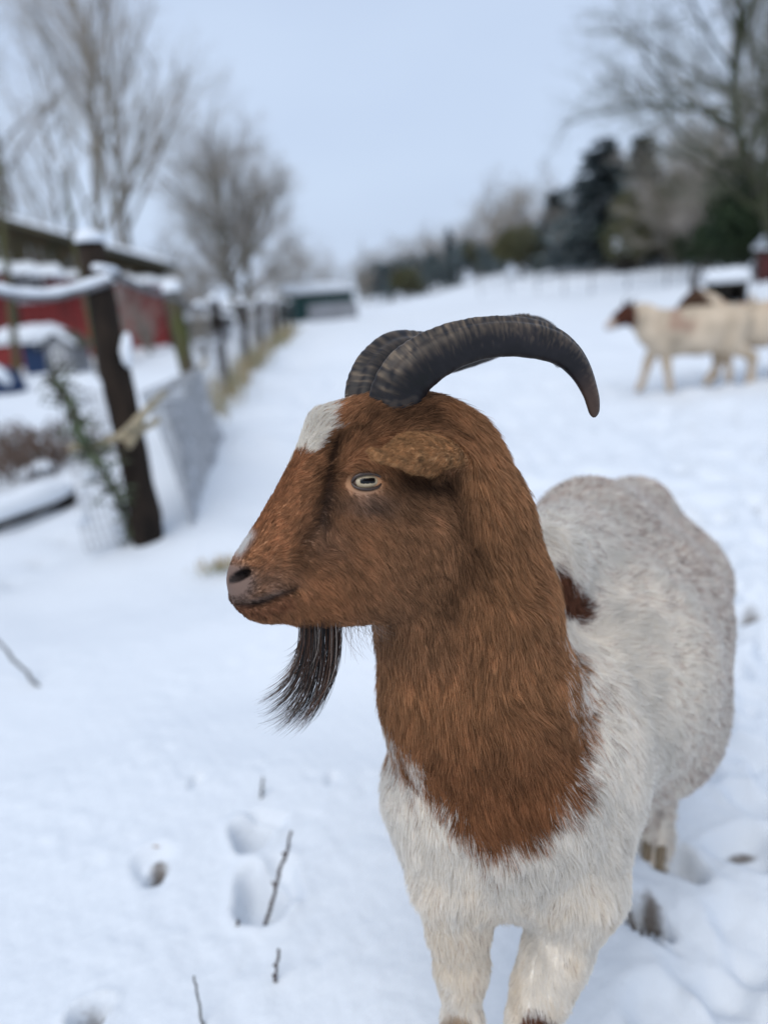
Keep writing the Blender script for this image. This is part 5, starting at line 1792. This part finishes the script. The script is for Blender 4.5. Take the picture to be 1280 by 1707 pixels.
# eyes
def eye(side):
    p, nv_ = hit(611, 803)
    nv_ = H_LAT * .45 + np.mean([hit(611 + dx, 803 + dy)[1] for dx, dy in ((-34, 0), (34, 0), (0, -24), (0, 24), (26, 18), (-26, 18))], axis=0) * .55
    nv_ /= np.linalg.norm(nv_)
    if side < 0:
        p = flip_head(p); nv_ = nv_ - 2 * (nv_ @ H_LAT) * H_LAT
    lat = nv_
    X = H_A * .985 + H_B * -.06; X = X - lat * (X @ lat); X /= np.linalg.norm(X)
    Y = H_B - X * (H_B @ X); Y = Y - lat * (Y @ lat); Y /= np.linalg.norm(Y)
    cen = p - lat * .0022
    nu, nv = 48, 28
    V, Q, C = [], [], []
    for i in range(nv + 1):
        th = math.pi / 2 * i / nv
        for j in range(nu):
            a = 2 * math.pi * j / nu
            x, y, zz = math.sin(th) * math.cos(a), math.sin(th) * math.sin(a), math.cos(th)
            V.append(cen + X * x * .0152 + Y * y * .0092 + lat * zz * .0072)
            mx, my = x * .0152, y * .0092
            col = np.array([.60, .49, .33])
            rr = math.hypot(mx / .0112, my / .0088)
            col = col * (1 - .30 * smooth(.2, .7, rr)) + np.array([.0, .0, .0])
            if rr > 1.02: col = np.array([.10, .065, .05]) * 1.0
            px_ = (abs(mx - .0004) / .0080) ** 4 + (abs(my + .0004) / .0030) ** 4
            if px_ < 1: col = np.array([.004, .004, .005])
            C.append(col)
    for i in range(nv):
        for j in range(nu):
            k = (j + 1) % nu
            Q.append((i * nu + j, (i + 1) * nu + j, (i + 1) * nu + k, i * nu + k))
    me = np_mesh('eye', np.array(V), np.array(Q), parent_origin(goat))
    set_color(me, 'coat', np.array(C))
    me.materials.append(M_EYE)
    e = link_mesh('eye', me, goat)
    for up in (1, -1):
        mb = MB()
        a = np.linspace(0, math.pi, 25)
        x = np.cos(a) * .0155; yy = -up * np.sin(a) ** .9 * (.0080 if up > 0 else .0082)
        zz = .0030 + .0046 * np.sin(a)
        pts = cen + x[:, None] * X + yy[:, None] * Y + zz[:, None] * lat
        r = (.0012 + .0010 * np.sin(a)) * (.95 if up > 0 else .8)
        mb.tube(pts, r, 8)
        mb.build('eyelid', M_LID, e)
    return e


M_EYE = hair_material('eyeball', .12, .30)
M_LID = mat('eyelid', (.045, .028, .022), .35, .5)
eye(1); eye(-1)

# beard
def beard():
    n = 640
    LOCKS = [(428, 1176, 520), (438, 1194, 522), (450, 1210, 532), (460, 1224, 545), (470, 1219, 552), (482, 1228, 560), (494, 1221, 572), (508, 1206, 582), (526, 1178, 584)]
    P_, R_, C_ = [], [], []
    K = 12
    for i in range(n):
        f = rng.random()
        s = rng.normal(0, .010)
        px0, py0 = 500 + 66 * f + rng.normal(0, 2), 1026 + rng.uniform(-10, 8)
        root = Hp(px0, py0, s)
        L = 190 - 14 * f + rng.normal(0, 15)
        lk = LOCKS[min(int(f * len(LOCKS) + rng.uniform(-.5, .5)) if f > 0 else 0, len(LOCKS) - 1)]
        g = np.linspace(0, 1, K)
        k_ = rng.uniform(.86, 1.0) if rng.random() < .55 else rng.uniform(.4, .9)
        tx, ty = px0 + (lk[0] - px0) * k_ ** 1.6 + rng.normal(0, 5.5), py0 + (lk[1] - py0) * k_ + rng.normal(0, 5)
        mx_, my_ = px0 * .80 + lk[2] * .20 + 4 + rng.normal(0, 2.0), py0 + (ty - py0) * .76
        fx = (1 - g) ** 2 * px0 + 2 * g * (1 - g) * mx_ + g * g * tx
        fy = (1 - g) ** 2 * py0 + 2 * g * (1 - g) * my_ + g * g * ty
        P_.append([Hp(x, y, s * (1 - .3 * a)) for x, y, a in zip(fx, fy, g)])
        R_.append((.00018 if rng.random() > .1 else .00028) * np.array([1] * (K - 4) + [.85, .62, .38, .12]))
        c = np.array([.012, .010, .010]) if rng.random() < .50 else (np.array([.090, .045, .028]) if rng.random() < .7 else np.array([.22, .19, .17]))
        C_.append(c * rng.uniform(.7, 1.4))
    for i in range(60):                                  # long fine hairs curling forward
        px0 = rng.uniform(498, 540); s = rng.normal(0, .008); g = np.linspace(0, 1, K)
        tx, ty = rng.uniform(424, 470), rng.uniform(1165, 1225); my_ = 1030 + (ty - 1030) * rng.uniform(.7, .95)
        P_.append([Hp(x, y, s) for x, y in zip((1 - g) ** 2 * px0 + 2 * g * (1 - g) * (px0 + 4) + g * g * tx, (1 - g) ** 2 * 1030 + 2 * g * (1 - g) * my_ + g * g * ty)])
        R_.append(.00016 * np.linspace(1, .25, K)); C_.append(np.array([.03, .022, .018]) * rng.uniform(.5, 2))
    for i in range(70):                                  # pale wisps behind it
        px0 = rng.uniform(566, 640); s = rng.normal(0, .012); py0 = 1028
        L = rng.uniform(25, 85) * (1 - .6 * (px0 - 566) / 74)
        g = np.linspace(0, 1, K); b = rng.uniform(-15, 40)
        P_.append([Hp(px0 + b * a * a, py0 + 6 + L * a, s) for a in g]); R_.append(.00017 * np.linspace(1, .3, K))
        C_.append(np.array([.30, .22, .17]) * rng.uniform(.5, 1.3))
    hair_object('beard', goat, np.array(P_), np.array(R_), np.array(C_), hair_material('beard', .45, .22))


beard()
# hooves
M_HOOF = mat('hoof', (.20, .15, .095), .6)
for f in FEET:
    mb = MB()
    d = -G_AX
    lat = np.cross(d, [0, 0, 1.0])
    for s in (-1, 1):
        a = f + lat * .013 * s
        prof = [(-.022, .018), (.0, .021), (.022, .017), (.036, .007)]
        v = []; m_ = len(prof)
        for zt, sc_ in ((.045, .72), (.0, 1.0), (-.035, 1.08)):
            for x, w in prof:
                v.append(a + d * (x * sc_) + lat * (w * .62 * sc_) + [0, 0, zt])
            for x, w in prof[::-1]:
                v.append(a + d * (x * sc_) - lat * (w * .62 * sc_) + [0, 0, zt])
        k = 2 * m_
        fs = [(r * k + j, r * k + (j + 1) % k, (r + 1) * k + (j + 1) % k, (r + 1) * k + j) for r in (0, 1) for j in range(k)]
        fs += [tuple(range(k))[::-1], tuple(range(2 * k, 3 * k))]
        mb.add(v, fs)
    mb.build('hoof', M_HOOF, goat)
# ------------------------------------------------------------------ the other goats


def far_goat_mesh(pose):
    """A standing or walking goat along +x, 0.8 m at the withers; pose gives leg swings and the head."""
    f = Field((-.75, -.30, -.02), (.95, .30, 1.25), .018)
    f.chain([(-.42, 0, .575), (-.1, 0, .54), (.22, 0, .535), (.36, 0, .58)], [.185, .215, .205, .165], .06, flat=((0, 1, 0), .86))
    f.chain([(-.45, 0, .70), (0, 0, .70), (.34, 0, .71)], [.07, .06, .06], .06)
    hx, hz = pose['head']
    f.chain([(.36, 0, .62), (.47, 0, .5 * (.62 + hz) + .02), (hx - .03, 0, hz - .01)], [.15, .125, .095], .06, flat=((0, 1, 0), .85))
    hd = np.array([math.cos(pose['nod']), 0, -math.sin(pose['nod'])])
    H = np.array([hx, 0, hz])
    f.cone(H, H + hd * .11, .098, .074, .02, flat=((0, 1, 0), .8))
    f.cone(H + hd * .09, H + hd * .21 + [0, 0, -.01], .062, .044, .02, flat=((0, 1, 0), .8))
    up = np.array([-hd[2] * -1, 0, hd[0]])
    for s in (-1, 1):
        f.cone(H + [-.02, s * .05, .02], H + [-.05, s * .13, -.03], .02, .012, .01)
        f.cone(H + [-.05, s * .13, -.03], H + [-.03, s * .15, -.10], .020, .010, .01)
    for k, (x0, s) in enumerate(((.30, -1), (.30, 1), (-.42, -1), (-.42, 1))):
        sw = pose['legs'][k]; y = .085 * s
        if k < 2:
            el = (x0, y, .46); kn = (x0 + .10 * sw, y, .27); ft = (x0 + .22 * sw - (.03 if sw > 0 else -.0), y, .06); tp = (x0 + .22 * sw, y, .02)
            f.chain([(x0 - .02, y * .9, .58), el, kn, ft, tp], [.10, .072, .046, .034, .036], .03)
        else:
            st = (x0 + .10 + .05 * sw, y, .42); hk = (x0 - .06 + .16 * sw, y, .27); ft = (x0 + .02 + .26 * sw, y, .06); tp = (x0 + .04 + .26 * sw, y, .02)
            f.chain([(x0, y * .9, .60), st, hk, ft, tp], [.15, .105, .048, .036, .036], .035)
    if pose.get('tail', 0):
        f.chain([(-.55, 0, .70), (-.62, 0, .76), (-.60, 0, .85)], [.03, .032, .018], .03)
    else:
        f.chain([(-.55, 0, .68), (-.62, 0, .66), (-.64, 0, .54)], [.03, .03, .012], .03)
    V, Q = f.surface()
    return laplace(V, Q, 2, .4), Q, H, hd


def far_goat(loc, heading, pose, colour, label, horns=True, scale=1.0):
    V, Q, H, hd = far_goat_mesh(pose)
    o = empty('goat', loc, heading); o.scale = (scale,) * 3
    tag(o, label, 'goat', 'goats in the paddock behind')
    me = np_mesh('body', V, Q)
    set_color(me, 'coat', colour(V, H, hd))
    me.materials.append(M_COAT); link_mesh('body', me, o)
    up = np.array([-hd[2], 0, hd[0]]); up = up if up[2] > 0 else -up

    def rel(mb, nm, m):
        me = mb.mesh(nm); me.materials.append(m); return link_mesh(nm, me, o)
    for s in (-1, 1):
        mb = MB(); t = np.linspace(0, 1, 9)
        L_ = pose.get('horn', .20)
        pts = np.array([H + [0, s * .025, 0] + up * (.05 + L_ * .9 * math.sin(1.9 * a)) - hd * (.02 + L_ * 1.0 * a ** 1.4) + np.array([0, s * .10 * a, 0]) for a in t])
        mb.tube(pts, .024 * (1 - .8 * t), 7); rel(mb, 'horn', M_FHORN)
        mb = MB(); e = H + hd * .05 + np.array([0, s * .052, 0]) + up * .012
        v = [e + .011 * np.array([math.sin(a) * math.cos(b), math.sin(a) * math.sin(b), math.cos(a)]) for a in np.linspace(.2, 2.94, 6) for b in np.linspace(0, 2 * math.pi, 9)[:-1]]
        mb.add(v, [(i * 8 + j, i * 8 + (j + 1) % 8, (i + 1) * 8 + (j + 1) % 8, (i + 1) * 8 + j) for i in range(5) for j in range(8)]); rel(mb, 'eye', M_FHORN)
    return o


M_COAT = hair_material('short_coat', .85, .1)
M_FHORN = mat('dark_horn', (.05, .04, .035), .5, .3)
wv = Waves(61, .30, 16)
WHT = np.array([.50, .41, .31])


def col_walk(V, H, hd):
    c = np.tile(WHT, (len(V), 1)) * (1 + .10 * wv(V))[:, None]
    a = (V - H) @ hd
    hm = smooth(.150, .115, np.linalg.norm(V - (H + hd * .045), axis=1))
    mz = smooth(.13, .19, a) * (V[:, 0] > .40) * (V[:, 2] > .55)
    c = c * (1 - hm[:, None]) + hm[:, None] * np.array([.060, .022, .014])
    c = c * (1 - mz[:, None]) + mz[:, None] * np.array([.42, .34, .29])
    sh = smooth(1.2, .6, np.hypot((V[:, 0] - .20) / .20, (V[:, 2] - .66) / .16)) * smooth(-.6, .6, wv(V) + .5)
    c = c * (1 - .75 * sh[:, None]) + .75 * sh[:, None] * np.array([.25, .15, .11])
    lg = smooth(.40, .25, V[:, 2])[:, None] * .6
    return np.clip(c * (1 - lg) + lg * np.array([.44, .34, .24]), .01, .85)


def col_back(V, H, hd):
    c = np.tile(WHT, (len(V), 1)) * (1 + .05 * wv(V))[:, None]
    a = (V - H) @ hd
    hm = smooth(-.10, -.04, a) * (V[:, 0] > .36)
    c = c * (1 - hm[:, None]) + hm[:, None] * np.array([.060, .034, .022])
    bk = smooth(.68, .75, V[:, 2]) * smooth(-.3, .3, wv(V) + .3) * (V[:, 0] < .36)
    c = c * (1 - .8 * bk[:, None]) + .8 * bk[:, None] * np.array([.40, .19, .09])
    lg = smooth(.40, .25, V[:, 2])[:, None] * .6
    return np.clip(c * (1 - lg) + lg * np.array([.44, .34, .24]), .01, .85)


def col_brown(V, H, hd):
    return np.tile([.16, .065, .035], (len(V), 1)) * (1 + .1 * wv(V))[:, None]


def col_dark(V, H, hd):
    return np.tile([.045, .04, .038], (len(V), 1))


ga = ground_at(1142, 648)
far_goat(ga + [.02, 0, 0], math.pi + .08, dict(head=(.62, .76), nod=.45, legs=(.75, -.35, .55, -.75), tail=1, horn=.07), col_walk, 'white goat with red-brown head walking left, rusty shoulder patch', scale=.97)
gb = ground_at(1248, 632)
far_goat(gb, math.pi + .02, dict(head=(.60, .86), nod=.55, legs=(.2, -.2, .25, -.2), horn=.22), col_back, 'white goat with rusty back behind the walking one, cut by the right edge', scale=.93)
